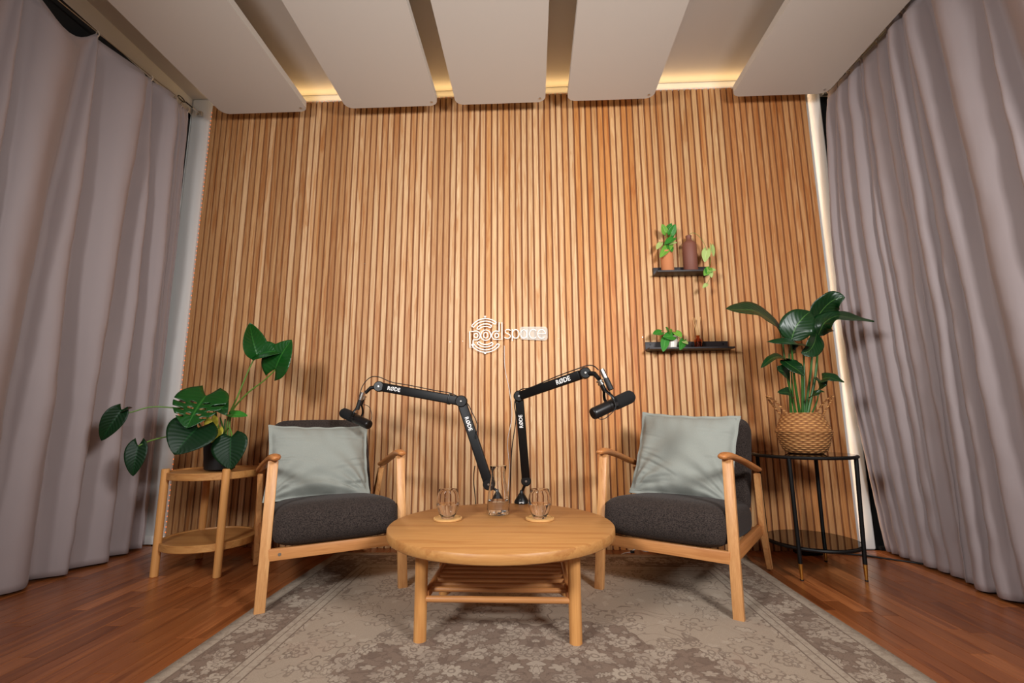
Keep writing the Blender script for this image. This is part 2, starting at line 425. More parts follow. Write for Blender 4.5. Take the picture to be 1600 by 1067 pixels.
# parquet strips, running towards the wall
PW = .068
def plank_mesh(L, w=PW):
    b = NB(); box(b, (0, 0, 0), (w - .0012, L - .0012, .018), bevel=.0008, seg=1)
    me = bpy.data.meshes.new('plank'); b.to_mesh(me); b.free(); me.materials.append(M['plank']); return me
lens = [.32, .42, .52, .64, .78]
pmesh = [plank_mesh(L) for L in lens]
tones = [(1, 1, 1), (.86, .83, .80), (1.05, 1.06, 1.1), (.74, .68, .62), (.93, .9, .86), (1.35, 1.42, 1.5), (1, .95, .9), (.82, .76, .70), (.9, .86, .84)]
stuffb = NB(); x = -2.62; count = 0
while x < 2.28:
    y = -2.1 - rng.random() * .6
    while y < 2.95:
        i = rng.randrange(5); L = lens[i]; yc = y + L / 2; y1 = y + L
        vis = (abs(x + PW / 2) > 1.08) and (-2.45 < x < 2.15) and y1 > .95 and count < 296
        if y1 > 2.95: L2 = 2.95 - y
        else: L2 = L
        if L2 > .03:
            if vis:
                me = pmesh[i] if L2 == L else plank_mesh(L2)
                o = bpy.data.objects.new('plank', me); COL.objects.link(o); o.parent = floor
                o.location = (x + PW / 2, y + L2 / 2, -.009); t = rng.choice(tones); k = rng.uniform(.92, 1.06)
                o.color = (t[0] * k, t[1] * k, t[2] * k, 1); count += 1
            else:
                box(stuffb, (x + PW / 2, y + L2 / 2, -.009), (PW - .0012, L2 - .0012, .018))
        y = y1
    x += PW
o = mobj('plank', stuffb, M['plank'], floor, smooth=False); o['kind'] = 'stuff'; o['label'] = 'floor strips under the rug and out of frame'; o.color = (.9, .88, .86, 1)

bm = NB(); box(bm, (-.22, .5, CZ + .05), (5.0, 5.6, .1)); tag(mobj('ceiling', bm, M['ceiling'], smooth=False), kind='structure', label='plain pale ceiling above the boards')
# back wall: white plaster, edges rounded at the window recesses
bm = NB(); box(bm, ((-2.42 + 1.962) / 2, YW + .05, CZ / 2), (2.42 + 1.962, .1, CZ), bevel=.012, seg=3)
wall = tag(mobj('wall_back', bm, M['plaster']), kind='structure', label='white back wall clad with vertical oak slats')
bm = NB(); box(bm, ((XL + XR) / 2, YW - .0125, ZT / 2), (XR - XL, .025, ZT - .004))
mobj('backing_felt', bm, M['felt'], wall, smooth=False)
NS = 103; pitch = (XR - XL) / NS
b = NB(); box(b, (0, 0, 0), (pitch * .74, .010, ZT), bevel=.0012, seg=1)
sm = bpy.data.meshes.new('slat'); b.to_mesh(sm); b.free(); sm.materials.append(M['slat'])
seams = [-2.25, -1.24, -.28, .745, 2]
for i in range(NS):
    x = XL + pitch * (i + .5)
    o = bpy.data.objects.new('slat', sm); COL.objects.link(o); o.parent = wall
    o.location = (x, D + .005, ZT / 2)
    r = rng.random()
    if x < -1.24: t = (.72, .58, .44) if r < .6 else ((1.0, .98, .95) if r > .85 else (.84, .72, .58))  # left-end slats browner: shading near the edge put into their tint
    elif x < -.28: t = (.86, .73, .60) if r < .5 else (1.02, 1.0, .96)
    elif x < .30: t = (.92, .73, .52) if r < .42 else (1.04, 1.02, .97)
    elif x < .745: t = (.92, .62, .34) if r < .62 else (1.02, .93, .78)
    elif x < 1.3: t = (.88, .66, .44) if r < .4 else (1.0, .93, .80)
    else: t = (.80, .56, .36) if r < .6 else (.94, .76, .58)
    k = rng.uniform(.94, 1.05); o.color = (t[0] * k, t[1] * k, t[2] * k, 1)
# tiny brad heads in two rows
bm = NB()
for (u, v) in [(637, 407), (703, 405), (722, 405), (781, 402), (791, 402), (866, 399), (927, 397), (996, 397), (723, 533), (703, 534), (1004, 527), (873, 529), (345, 420), (570, 412), (1110, 398)]:
    p = at(u, v, D); cyl(bm, p + Vector((0, .002, 0)), p - Vector((0, .002, 0)), .0018, 8)
o = mobj('brad_head', bm, M['steel'], wall); o['kind'] = 'stuff'

bm = NB(); box(bm, (-.13, -2.2, CZ / 2), (4.7, .1, CZ)); tag(mobj('wall_front', bm, plain('dim_wall_paint', srgb(120, 108, 100), .9), smooth=False), kind='structure', label='plain dim wall behind the camera')
# side walls with black window openings behind the curtains
for side, xw, sg in (('left', -2.425, -1), ('right', 2.16, 1)):
    bm = NB(); box(bm, (xw + sg * .05, .4, CZ / 2), (.1, 5.2, CZ))
    w = tag(mobj('wall_' + side, bm, M['plaster'], smooth=False), kind='structure', label='white side wall behind the curtain')
    n_ = 1 if side == 'left' else 2
    wn = tag(empty('window_%d' % n_, (xw - sg * .012, 1.3, 0)), kind='structure', label='window blacked out behind the %s-hand curtain' % side)
    bm = NB(); box(bm, (0, .0, 1.46), (.012, 3.24, 2.8)); mobj('blackout_cloth', bm, M['black_cloth'], wn, smooth=False)
    bm = NB()
    for yy in (-1.60, 0, 1.60): box(bm, (-sg * .004, yy, 1.46), (.02, .05, 2.86), bevel=.003)
    for zz in (.06, 2.87): box(bm, (-sg * .004, 0, zz), (.02, 3.24, .05), bevel=.003)
    mobj('window_frame', bm, M['black_cloth'], wn)
# black return between the white wall and the right window
bm = NB(); box(bm, (2.065, YW + .045, 1.45), (.19, .05, 2.9)); box(bm, (2.03, YW + .0, .012), (.11, .03, .02), bevel=.004)
tag(mobj('trim_1', bm, M['black_cloth'], smooth=False), kind='structure', label='black blackout strip beside the white wall edge')
bm = NB(); box(bm, (2.065, YW + .075, 2.96), (.19, .1, .14)); tag(mobj('trim_2', bm, M['plaster'], smooth=False), kind='structure')
bm = NB(); box(bm, (-2.33, YW - .006, .03), (.16, .012, .05), bevel=.004); tag(mobj('baseboard_back', bm, M['plaster']), kind='structure')

# amber led strip round the panel edge
led = tag(empty('led_strip', (XL - .003, D + .012, 0)), 'amber light strip with dots running up the left edge of the slats', 'light strip')
bm = NB(); box(bm, (0, .004, 1.46), (.004, .010, 2.92)); mobj('tape', bm, M['whitepot'], led, smooth=False)
bm = NB()
z = .05
while z < 2.93:
    box(bm, (-.001, -.003, z), (.005, .005, .005), bevel=.0015, seg=1); z += .031
o = mobj('light_dot', bm, M['led'], led); o['kind'] = 'stuff'
led2 = tag(empty('led_strip', (0, 0, 0)), 'amber light strip lying along the top of the slats below the ceiling', 'light strip')
bm = NB(); box(bm, ((XL + XR) / 2, D + .009, ZT + .003), (XR - XL, .008, .003)); mobj('tape', bm, M['whitepot'], led2, smooth=False)
bm = NB()
for k in range(130): box(bm, (XL + .02 + k * (XR - XL - .04) / 129, D + .009, ZT + .006), (.006, .005, .003))
o = mobj('light_dot', bm, M['led'], led2, smooth=False); o['kind'] = 'stuff'

# acoustic boards under the ceiling
BZ, BT = 2.80, .045
def board(x0, x1, yend, label, z=BZ, screw=True, tilt=0):
    root = tag(empty('acoustic_board', ((x0 + x1) / 2, yend, z)), label, 'acoustic board', 'acoustic boards hung under the ceiling')
    w = x1 - x0; L = 2.4; R = .045
    bm = NB(); pts = []
    for cx, cy, a0 in ((w / 2 - R, -R, 0), (-w / 2 + R, -R, 90), (-w / 2 + R, -L + R, 180), (w / 2 - R, -L + R, 270)):
        for k in range(7):
            a = radians(a0 + k * 15); pts.append((cx + R * cos(a), cy + R * sin(a)))
    lo = [bm.verts.new((p[0], p[1], 0)) for p in pts]; hi = [bm.verts.new((p[0], p[1], BT)) for p in pts]
    bm.faces.new(lo[::-1]); bm.faces.new(hi); n = len(pts)
    for k in range(n): bm.faces.new((lo[k], lo[(k + 1) % n], hi[(k + 1) % n], hi[k]))
    bmesh.ops.bevel(bm, geom=[e for e in bm.edges if all(v.co.z < .001 for v in e.verts)], offset=.003, segments=2, affect='EDGES')
    mobj('panel', bm, M['board'], root, ang=35)
    for sx in (1, -1):
        for sy in (-.03, -2.37):
            bm = NB(); cyl(bm, (sx * (w / 2 - .035), sy - .01, -.003), (sx * (w / 2 - .035), sy - .01, .002), .007, 12)
            if sx == 1: mobj('screw', bm, M['steel'], root)
            else: bm.free()
            bm = NB(); cyl(bm, (sx * (w / 2 - .2), sy * .8 - .2, BT), (sx * (w / 2 - .2), sy * .8 - .2, CZ - z), .004, 8); mobj('hanger', bm, M['steel'], root)
    return root
board(-2.076, -1.485, 2.805, 'first pale ceiling board from the left wall, its end over the potted monstera')
board(-1.219, -.604, 2.79, 'second pale ceiling board from the left wall, beside the wider left gap')
board(-.484, .103, 2.79, 'pale ceiling board above the white lettering sign, middle of the five')
board(.247, .800, 2.79, 'pale ceiling board on the left of the widest bright ceiling gap')
board(1.302, 1.902, 2.80, 'last pale ceiling board, beside the right-hand curtain')

# ------------------------------------------------------------------ curtains
def curtain(name, x0, sgn, hooks, bottoms, ztop, zbot, amp, label, seed=1, sag=None, nz=90, ns=9, far_x=0.0, bulge=None):
    """hooks: y of each hook (ascending); bottoms: for each hook a list of y where its valleys land at the hem."""
    r = random.Random(seed); V = []
    for h, (yh, bl) in enumerate(zip(hooks, bottoms)):
        k = len(bl)
        for j, yb in enumerate(bl): V.append((yh + (j - (k - 1) / 2) * .014, yb, h, r.uniform(.7, 1.25), r.uniform(-1, 1)))
    bm = NB(); cols = []
    for j in range(len(V) - 1):
        a, b = V[j], V[j + 1]; span = a[2] != b[2]
        for q in range(ns if j < len(V) - 2 else ns + 1):
            s = q / ns; col = []
            for i in range(nz + 1):
                t = i / nz; g = t ** .72
                ya = a[0] + (a[1] - a[0]) * g; yb = b[0] + (b[1] - b[0]) * g
                wd = abs(yb - ya); y = ya + (yb - ya) * s
                A = min(amp * (1.0 - .45 * t * t) * a[3], wd * .72)
                bump = sin(pi * s ** (1 + .35 * a[4])) ** .95
                dx = A * (bump - .45)
                dx += .030 * noise.noise((y * 3.2 - t * .8, t * 1.6, seed * 3.7)) * min(1, t * 3) + .012 * noise.noise((y * 11 - t * 2, t * 5, seed)) * min(1, t * 4)
                dx += .005 * noise.noise((y * 26, t * 26 + y * 8, seed)) * min(1, t * 6) * (1 + 1.2 * max(0, t - .5))
                if span: dx += .014 * sin(9 * (t * 5.5 + 1.6 * s * (1 - s))) * math.exp(-t * 16) * sin(pi * s)
                zt = ztop(a[0] + (b[0] - a[0]) * s) if callable(ztop) else ztop
                if span:
                    sg_ = sag[a[2]] if sag else .03
                    zt -= sg_ * 4 * s * (1 - s)
                    dx += .02 * sin(pi * s) * (1 - t) ** 3
                if t < .02: dx *= .4
                z = zt + (zbot(y) if callable(zbot) else zbot) * t - zt * t
                dy = .010 * sin(pi * 2 * s) * t * a[4]
                if bulge: dx += bulge(y, t)
                col.append(bm.verts.new((x0 + sgn * dx, y + dy, z)))
            cols.append(col)
    for A, B in zip(cols, cols[1:]):
        for i in range(nz): bm.faces.new((A[i], A[i + 1], B[i + 1], B[i]))
    root = empty(name, (x0, hooks[0], 0)); tag(root, label, 'curtain')
    o = mobj('fabric', bm, M['curtain'], None, ang=180); o.parent = root; o.location = -root.location
    solid(o, .0025)
    bm = NB()
    for yh in hooks:
        zt = ztop(yh) if callable(ztop) else ztop
        tube(bm, [(x0, yh, zt - .02), (x0 + sgn * .008, yh + .004, zt + .004), (x0, yh, zt + .022), (x0 - sgn * .006, yh, zt + .006)], .003, 6, smoothpts=4)
    o = mobj('hook', bm, M['cord_rope'], root); o.location = -root.location; o['kind'] = 'stuff'
    return root
ztl = lambda y: 2.825 + (y - 2.149) * .06
hk = [-.40, -.04, .33, .69, 1.06, 1.42, 1.785, 2.149, 2.513, 2.715]
bt = [[-.45], [-.14, .08], [.27, .42], [.58, .84], [1.0, 1.12], [1.26, 1.48], [1.66, 1.84], [2.02, 2.27], [2.42, 2.66], [2.80, 2.865]]
curtain('curtain', -2.345, 1, hk, bt, ztl, .012, .15, 'long mauve-grey curtain on the left wall, strung up in deep swags', 3, sag=[.1, .08, .1, .09, .1, .09, .13, .035, .01])
ztf = lambda y: 2.875 + (y - 2.75) * .05
curtain('curtain', -2.375, 1, [2.74, 2.80, 2.86], [[2.84, 2.86], [2.885, 2.90], [2.925, 2.94]], ztf, .012, .022, 'narrow bunched mauve-grey curtain end hanging by the left white wall edge', 5, sag=[.015, .015], ns=6)
ztr = lambda y: 2.86 + (y - 2.5) * .05
bow = lambda y, t: .085 * sin(pi * t) ** .9 * max(0.0, min(1.0, (y - 2.3) / .5))
curtain('curtain', 1.975, -1, [2.365, 2.448, 2.578, 2.685, 2.80, 2.885], [[2.34], [2.42], [2.50, 2.57], [2.66], [2.74, 2.81], [2.87, 2.90]], ztr, .012, .050,
        'mauve-grey curtain in tight folds next to the right white wall edge', 8, sag=[.02] * 5, bulge=bow)
ztn = lambda y: 2.855 + (y - 2.3) * .04
curtain('curtain', 1.955, -1, [-.4, 0, .4, .8, 1.2, 1.55, 1.85, 2.10, 2.235, 2.345], [[-.4], [-.1], [.3, .45], [.7], [1.1], [1.38], [1.62, 1.80], [1.99], [2.13, 2.24], [2.35, 2.385]], ztn,
        lambda y: .012, .115, 'wide mauve-grey curtain overlapping in front on the right wall', 12, sag=[.1, .1, .1, .1, .08, .1, .06, .02, .01])
# the hanging wire
for (x0, pts, lab) in ((-2.345, [(-.5, 2.70), (1.785, 2.815), (2.149, 2.838), (2.513, 2.862), (2.93, 2.905)], 'steel curtain wire strung along the top of the left wall'),
                       (1.985, [(-.5, 2.75), (2.1, 2.865), (2.5, 2.88), (2.94, 2.90)], 'steel curtain wire strung along the top of the right wall')):
    w = tag(empty('curtain_wire', (x0, 0, 0)), lab, 'wire')
    bm = NB(); tube(bm, [(0, y, z) for y, z in pts], .0028, 8); mobj('wire', bm, M['steel'], w)
    bm = NB(); tube(bm, [(0, 2.76 + .03 * sin(a), 2.893 + .012 * cos(a)) for a in [2 * pi * k / 20 for k in range(20)]], .0035, 8, closed=True)
    cyl(bm, (0, 2.80, 2.897), (0, 2.86, 2.901), .006, 10); mobj('turnbuckle', bm, M['black_satin'], w)
    bm = NB(); box(bm, (0, 2.935, 2.905), (.035, .02, .035), bevel=.003); cyl(bm, (0, 2.86, 2.902), (0, 2.93, 2.905), .007, 10); mobj('wall_bracket', bm, M['steel'], w)

# ------------------------------------------------------------------ rug
bm = NB(); nx, ny = 60, 84; X0, X1, Y0, Y1 = -1.12, 1.12, -.45, 2.77; G = []
for j in range(ny + 1):
    row = []
    for i in range(nx + 1):
        x = X0 + (X1 - X0) * i / nx; y = Y0 + (Y1 - Y0) * j / ny
        d = max(0, 1 - (Vector((x, y)) - Vector((X1, Y1))).length / .16)
        z = .008 + .045 * d ** 1.6
        row.append(bm.verts.new((x + .004 * sin(y * 5), y, z)))
    G.append(row)
for j in range(ny):
    for i in range(nx): bm.faces.new((G[j][i], G[j][i + 1], G[j + 1][i + 1], G[j + 1][i]))
rug = tag(mobj('rug', bm, M['rug'], ang=180), 'large beige-grey rug with faded floral pattern under the coffee table', 'rug'); solid(rug, .007, -1)

# ------------------------------------------------------------------ coffee table
TX, TY, TR, TH = -.129, 1.925, .434, .352
ct = tag(empty('coffee_table', (TX, TY, .008)), 'round light oak coffee table with a slatted lower shelf', 'table')
th = TH - .008
bm = NB(); lathe(bm, [(0, th - .036), (TR - .004, th - .036), (TR, th - .032), (TR, th - .004), (TR - .004, th), (0, th)], 96)
mobj('tabletop', bm, M['oak'], ct, ang=50)
LX, LYF, LYB = .262, 1.715 - TY, 2.15 - TY
for sx in (-1, 1):
    for ly in (LYF, LYB):
        bm = NB(); cyl(bm, (sx * LX, ly, 0), (sx * LX, ly, th - .034), .0215, 24, bev=.002); mobj('leg', bm, M['oak_z'], ct)
sz = .150
for sx in (-1, 1):
    bm = NB(); box(bm, (sx * .243, (LYF + LYB) / 2, sz), (.018, LYB - LYF, .028), bevel=.004); mobj('side_rail', bm, M['ash_y'], ct)
    bm = NB(); box(bm, (sx * .243, (LYF + LYB) / 2, th - .06), (.018, LYB - LYF, .045), bevel=.003); mobj('apron', bm, M['ash_y'], ct)
for ly in (LYF, LYB):
    bm = NB(); box(bm, (0, ly, th - .06), (LX * 2 - .03, .018, .045), bevel=.003); mobj('apron', bm, M['ash_x'], ct)
    bm = NB(); cyl(bm, (-LX, ly, sz - .012), (LX, ly, sz - .012), .0105, 16); mobj('stretcher', bm, M['ash_x'], ct)
for k in range(8):
    ly = LYF + .045 + k * (LYB - LYF - .09) / 7
    bm = NB(); cyl(bm, (-.243, ly, sz + .004), (.243, ly, sz + .004), .0085, 14, bev=.001); mobj('slat', bm, M['ash_x'], ct)

# ------------------------------------------------------------------ armchairs
def cushion(bm, sx, sy, sz, rad, seg=5, bulge=.012, cuts=7):
    # rounded and puffed block centred at origin
    n = cuts
    r = bmesh.ops.create_cube(bm, size=2); bmesh.ops.subdivide_edges(bm, edges=bm.edges[:], cuts=9, use_grid_fill=True)
    h = Vector((sx / 2, sy / 2, sz / 2))
    for v in bm.verts:
        c = v.co.copy()
        p = Vector((c.x * h.x, c.y * h.y, c.z * h.z))
        # expand inner grid towards the edges then round
        q = Vector([max(-h[i] + rad, min(h[i] - rad, p[i])) for i in range(3)])
        d = p - q
        if d.length > 1e-9:
            mx = max(abs(d.x), abs(d.y), abs(d.z)); p = q + d.normalized() * rad * (mx / rad if mx < rad else 1)
        p.z += bulge * (1 - c.x ** 2) * (1 - c.y ** 2) * (1 if c.z > 0 else -.5) * abs(c.z)
        p.y += bulge * .8 * (1 - c.x ** 2) * (1 - c.z ** 2) * (c.y if abs(c.y) > .99 else 0)
        v.co = p
def make_chair(loc, rz, label, screw=False):
    t = tag(empty('armchair', loc, rz), label, 'armchair', 'wooden armchairs flanking the coffee table')
    for s in (-1, 1):
        bm = NB(); bar(bm, (s * .2825, 0, 0), (s * .270, .070, .578), .040, .026, (0, 1, 0), .004); mobj('leg', bm, M['ash'], t)
        bm = NB()
        P = [Vector((s * .298, .525, .485)), Vector((s * .286, .625, .235)), Vector((s * .280, .762, 0))]
        W = [.040, .062, .034]; rings = []
        for p, w in zip(P, W):
            rings.append([bm.verts.new(p + Vector((dx * .013, dy * w / 2, 0))) for dx, dy in ((-1, -1), (1, -1), (1, 1), (-1, 1))])
        for A, B in zip(rings, rings[1:]):
            for k in range(4): bm.faces.new((A[k], A[(k + 1) % 4], B[(k + 1) % 4], B[k]))
        bm.faces.new(rings[0]); bm.faces.new(rings[-1])
        bmesh.ops.bevel(bm, geom=bm.edges[:], offset=.003, segments=2, affect='EDGES'); mobj('leg', bm, M['ash'], t)
        # armrest: flat oval with a rounder nose
        bm = NB()
        tube(bm, [(s * .262, .002, .590), (s * .263, .010, .592), (s * .266, .05, .594), (s * .270, .10, .590), (s * .278, .2, .574), (s * .288, .32, .550), (s * .296, .44, .522), (s * .300, .535, .503), (s * .300, .552, .501)],
             [.006, .017, .024, .025, .022, .021, .022, .020, .008], 16, rx=(1.0, .62, (1, 0, 0)), smoothpts=3)
        mobj('armrest', bm, M['ash_y'], t)
        bm = NB(); bar(bm, (s * .270, .025, .215), (s * .275, .635, .212), .052, .022, (1, 0, 0), .003); mobj('side_rail', bm, M['ash_y'], t)
        bm = NB(); bar(bm, (s * .235, .56, .20), (s * .225, .80, .70), .022, .034, (0, 1, 0), .003); mobj('back_post', bm, M['ash'], t)
    bm = NB(); box(bm, (0, .022, .214), (.53, .022, .046), bevel=.003); mobj('front_rail', bm, M['ash_x'], t)
    bm = NB(); box(bm, (0, .60, .20), (.53, .022, .046), bevel=.003); mobj('rear_rail', bm, M['ash_x'], t)
    for zz, yy in ((.38, .665), (.52, .73), (.66, .795)):
        bm = NB(); box(bm, (0, yy, zz), (.46, .016, .045), bevel=.003); mobj('back_slat', bm, M['ash_x'], t)
    bm = NB()
    cyl(bm, (-.225, .010, .214), (-.225, .013, .214), .0065, 14); mobj('screw', bm, M['steel'], t)
    bm = NB(); cushion(bm, .524, .62, .165, .064, bulge=.012); o = mobj('seat_cushion', bm, M['seat'], t, ang=180)
    o.location = (0, .285, .296); o.rotation_euler = (radians(-5), 0, 0); ss = o.modifiers.new('s', 'SUBSURF'); ss.levels = ss.render_levels = 1
    bm = NB(); tube(bm, [(-.255, .0, 0), (.255, .0, 0)], .002, 6); 
    bm.free()
    bm = NB(); cushion(bm, .510, .120, .50, .052, bulge=.012); o = mobj('back_cushion', bm, M['seat'], t, ang=180)
    o.location = (0, .645, .510); o.rotation_euler = (radians(-27), 0, 0); ss = o.modifiers.new('s', 'SUBSURF'); ss.levels = ss.render_levels = 1
    return t
CL = ((-.829, 2.073, .004), radians(31.9)); CR = ((.5165, 2.0765, .008), radians(-33.5))
make_chair(CL[0], CL[1], 'wooden armchair with dark grey cushions between the potted monstera and the coffee table')
make_chair(CR[0], CR[1], 'wooden armchair with dark grey cushions beside the black glass side table')

def pillow(chair, lx, ly, lz, w, h, tilt, roll, label, seed):
    N = 64; r = random.Random(seed); bm = NB(); sheets = []
    ph = [r.uniform(0, 6) for _ in range(8)]
    cr = []
    for k in range(15):
        sd = r.choice((-1, 1)); y0 = r.uniform(-.95, .15) if k < 11 else r.uniform(.2, .9)
        cr.append((sd, y0, r.uniform(-.35, -.05) if y0 > -.7 else r.uniform(.0, .35), r.uniform(.45, 1.05), r.uniform(.0045, .0095), r.uniform(.018, .04), r.uniform(-.25, .25)))
    def crease(u, v):
        h = 0
        for sd, y0, sl, ln, dp, wd, cv in cr:
            q = 1 - u * sd                      # distance in from that side
            if q > ln: continue
            yc = y0 + sl * q + cv * q * q
            e_ = (v - yc) / wd
            if abs(e_) < 3.5: h += dp * (-math.exp(-e_ * e_) + .7 * math.exp(-(e_ - 1.5) ** 2)) * (1 - q / ln) ** .7 * min(1, q * 8)
        return h
    for side in (-1, 1):
        G = []
        for j in range(N + 1):
            row = []
            for i in range(N + 1):
                u, v = 2 * i / N - 1, 2 * j / N - 1
                e = .93                                        # flange begins here
                x = w / 2 * u * (1 - .055 * (1 - v * v)) ; z = h / 2 * v * (1 - .06 * (1 - u * u))
                a, b = min(1, abs(u) / e), min(1, abs(v) / e)
                th_ = .072 * ((1 - a ** 2.6) * (1 - b ** 2.6)) ** .55
                fold = .0
                # creases fanning from the lower corners and sagging folds
                for k, (cx, cy) in enumerate(((-1, -1), (1, -1))):
                    dx, dy = u - cx, v - cy; rr = sqrt(dx * dx + dy * dy); an = atan2(dy, dx * (-cx))
                    fold += .013 * sin(an * (15 + 3 * k) + ph[k] + 2.5 * rr) * math.exp(-rr * 1.25) * min(1, rr * 3)
                fold += .008 * sin(9 * v + 3.0 * u * u + ph[2] + 2 * u) * math.exp(-(v + .75) ** 2 * 3.5)
                fold += .0030 * sin(21 * u + 4 * v + ph[3]) * abs(v) ** 2 + .0016 * sin(23 * v + 5 * u + ph[4]) * abs(u) ** 2
                fold += crease(u, v)
                edge = .004 * sin(14 * (u if abs(v) > .9 else v) + ph[5]) * (1 if max(abs(u), abs(v)) > .9 else 0)
                if th_ < 1e-4: y = side * .0012 + edge
                else: y = side * (th_ + .0012 + fold * min(1, th_ * 30)) + edge * .5
                z2 = z - .012 * max(0, 1 - abs(v)) * 0
                row.append(bm.verts.new((x, -y if side < 0 else -y, z2)))
            G.append(row)
        for j in range(N):
            for i in range(N): bm.faces.new((G[j][i], G[j][i + 1], G[j + 1][i + 1], G[j + 1][i]))
        sheets.append(G)
    A, B = sheets
    for k in range(N):
        for (p, q) in (((0, k), (0, k + 1)), ((N, k), (N, k + 1)), ((k, 0), (k + 1, 0)), ((k, N), (k + 1, N))):
            bm.faces.new((A[p[0]][p[1]], A[q[0]][q[1]], B[q[0]][q[1]], B[p[0]][p[1]]))
    loc, rz = chair
    p = Vector(loc) + Matrix.Rotation(rz, 3, 'Z') @ Vector((lx, ly, lz))
    root = tag(empty('throw_pillow', p), label, 'pillow', 'grey-green pillows on the armchairs')
    root.rotation_euler = (Matrix.Rotation(rz, 3, 'Z') @ Matrix.Rotation(radians(-tilt), 3, 'X') @ Matrix.Rotation(radians(roll), 3, 'Y')).to_euler()
    o = mobj('cover', bm, M['pillow'], root, ang=180); ss = o.modifiers.new('s', 'SUBSURF'); ss.levels = ss.render_levels = 1
    # stitched seam where the flange begins
    bm = NB(); e = .93
    for k in range(4):
        pts = []
        for i in range(25):
            s = (2 * i / 24 - 1) * e; u, v = ((s, e), (e, -s), (-s, -e), (-e, s))[k]
            pts.append((w / 2 * u * (1 - .055 * (1 - v * v)), -.0035, h / 2 * v * (1 - .06 * (1 - u * u))))
        tube(bm, pts, .0012, 5)
    mobj('seam', bm, M['pillow'], root)
    return root
pillow(CL, -.035, .455, .540, .50, .40, 26, 1, 'grey-green linen pillow on the armchair beside the monstera', 4)
pillow(CR, -.01, .435, .562, .50, .45, 24, 3, 'grey-green linen pillow on the armchair beside the black side table', 9)

# ------------------------------------------------------------------ left side table
SC = (-1.70, 2.53)
st = tag(empty('side_table', (SC[0], SC[1], 0), radians(0)), 'round two-tier oak side table holding the potted monstera', 'table')
def disc(zt, R, thk, mat, name, lip=True):
    bm = NB()
    if lip: prof = [(0, zt - thk), (R - .003, zt - thk), (R, zt - thk + .003), (R, zt + .004), (R - .002, zt + .006), (R - .012, zt + .006), (R - .014, zt), (0, zt)]
    else: prof = [(0, zt - thk), (R - .003, zt - thk), (R, zt - thk + .003), (R, zt - .002), (R - .002, zt), (0, zt)]
    lathe(bm, prof, 72); return mobj(name, bm, mat, st)
disc(.488, .222, .030, M['oak'], 'tabletop'); disc(.152, .222, .030, M['oak'], 'shelf')
for sx in (-1, 1):
    for sy in (-1, 1):
        bm = NB(); cyl(bm, (sx * .158, sy * .158, 0), (sx * .158, sy * .158, .512), .0185, 20, bev=.003); mobj('leg', bm, M['oak_z'], st)

# ------------------------------------------------------------------ right side table
gt = tag(empty('side_table', (1.393, 2.565, 0)), 'round black side table with smoked glass tiers and brass feet', 'table')
for zt, nm, gr in ((.570, 'glass_top', .228), (.150, 'glass_shelf', .206)):
    bm = NB(); lathe(bm, [(0, zt - .006), (gr - .002, zt - .006), (gr, zt - .003), (gr - .002, zt), (0, zt)], 72); mobj(nm, bm, M['dark_glass' if nm == 'glass_top' else 'black_glass'], gt)
    bm = NB(); tube(bm, [((gr + .004) * cos(a), (gr + .004) * sin(a), zt - .009) for a in [2 * pi * k / 72 for k in range(72)]], .0075, 8, closed=True); mobj('rim', bm, M['black'], gt)
for sx in (-1, 1):
    for sy in (-1, 1):
        a, b = Vector((sx * .1475, sy * .1555, .075)), Vector((sx * .158, sy * .166, .565))
        bm = NB(); cyl(bm, a, b, .0095, 14); lg = mobj('leg', bm, M['black'], gt)
        a0 = Vector((sx * .1462, sy * .154, .006))
        bm = NB(); cyl(bm, a0, a, .0065, 14, .0095); mobj('brass_foot', bm, M['brass'], lg)
        bm = NB(); cyl(bm, a0 - Vector((0, 0, .006)), a0, .0075, 12); mobj('pad', bm, M['rubber'], lg)

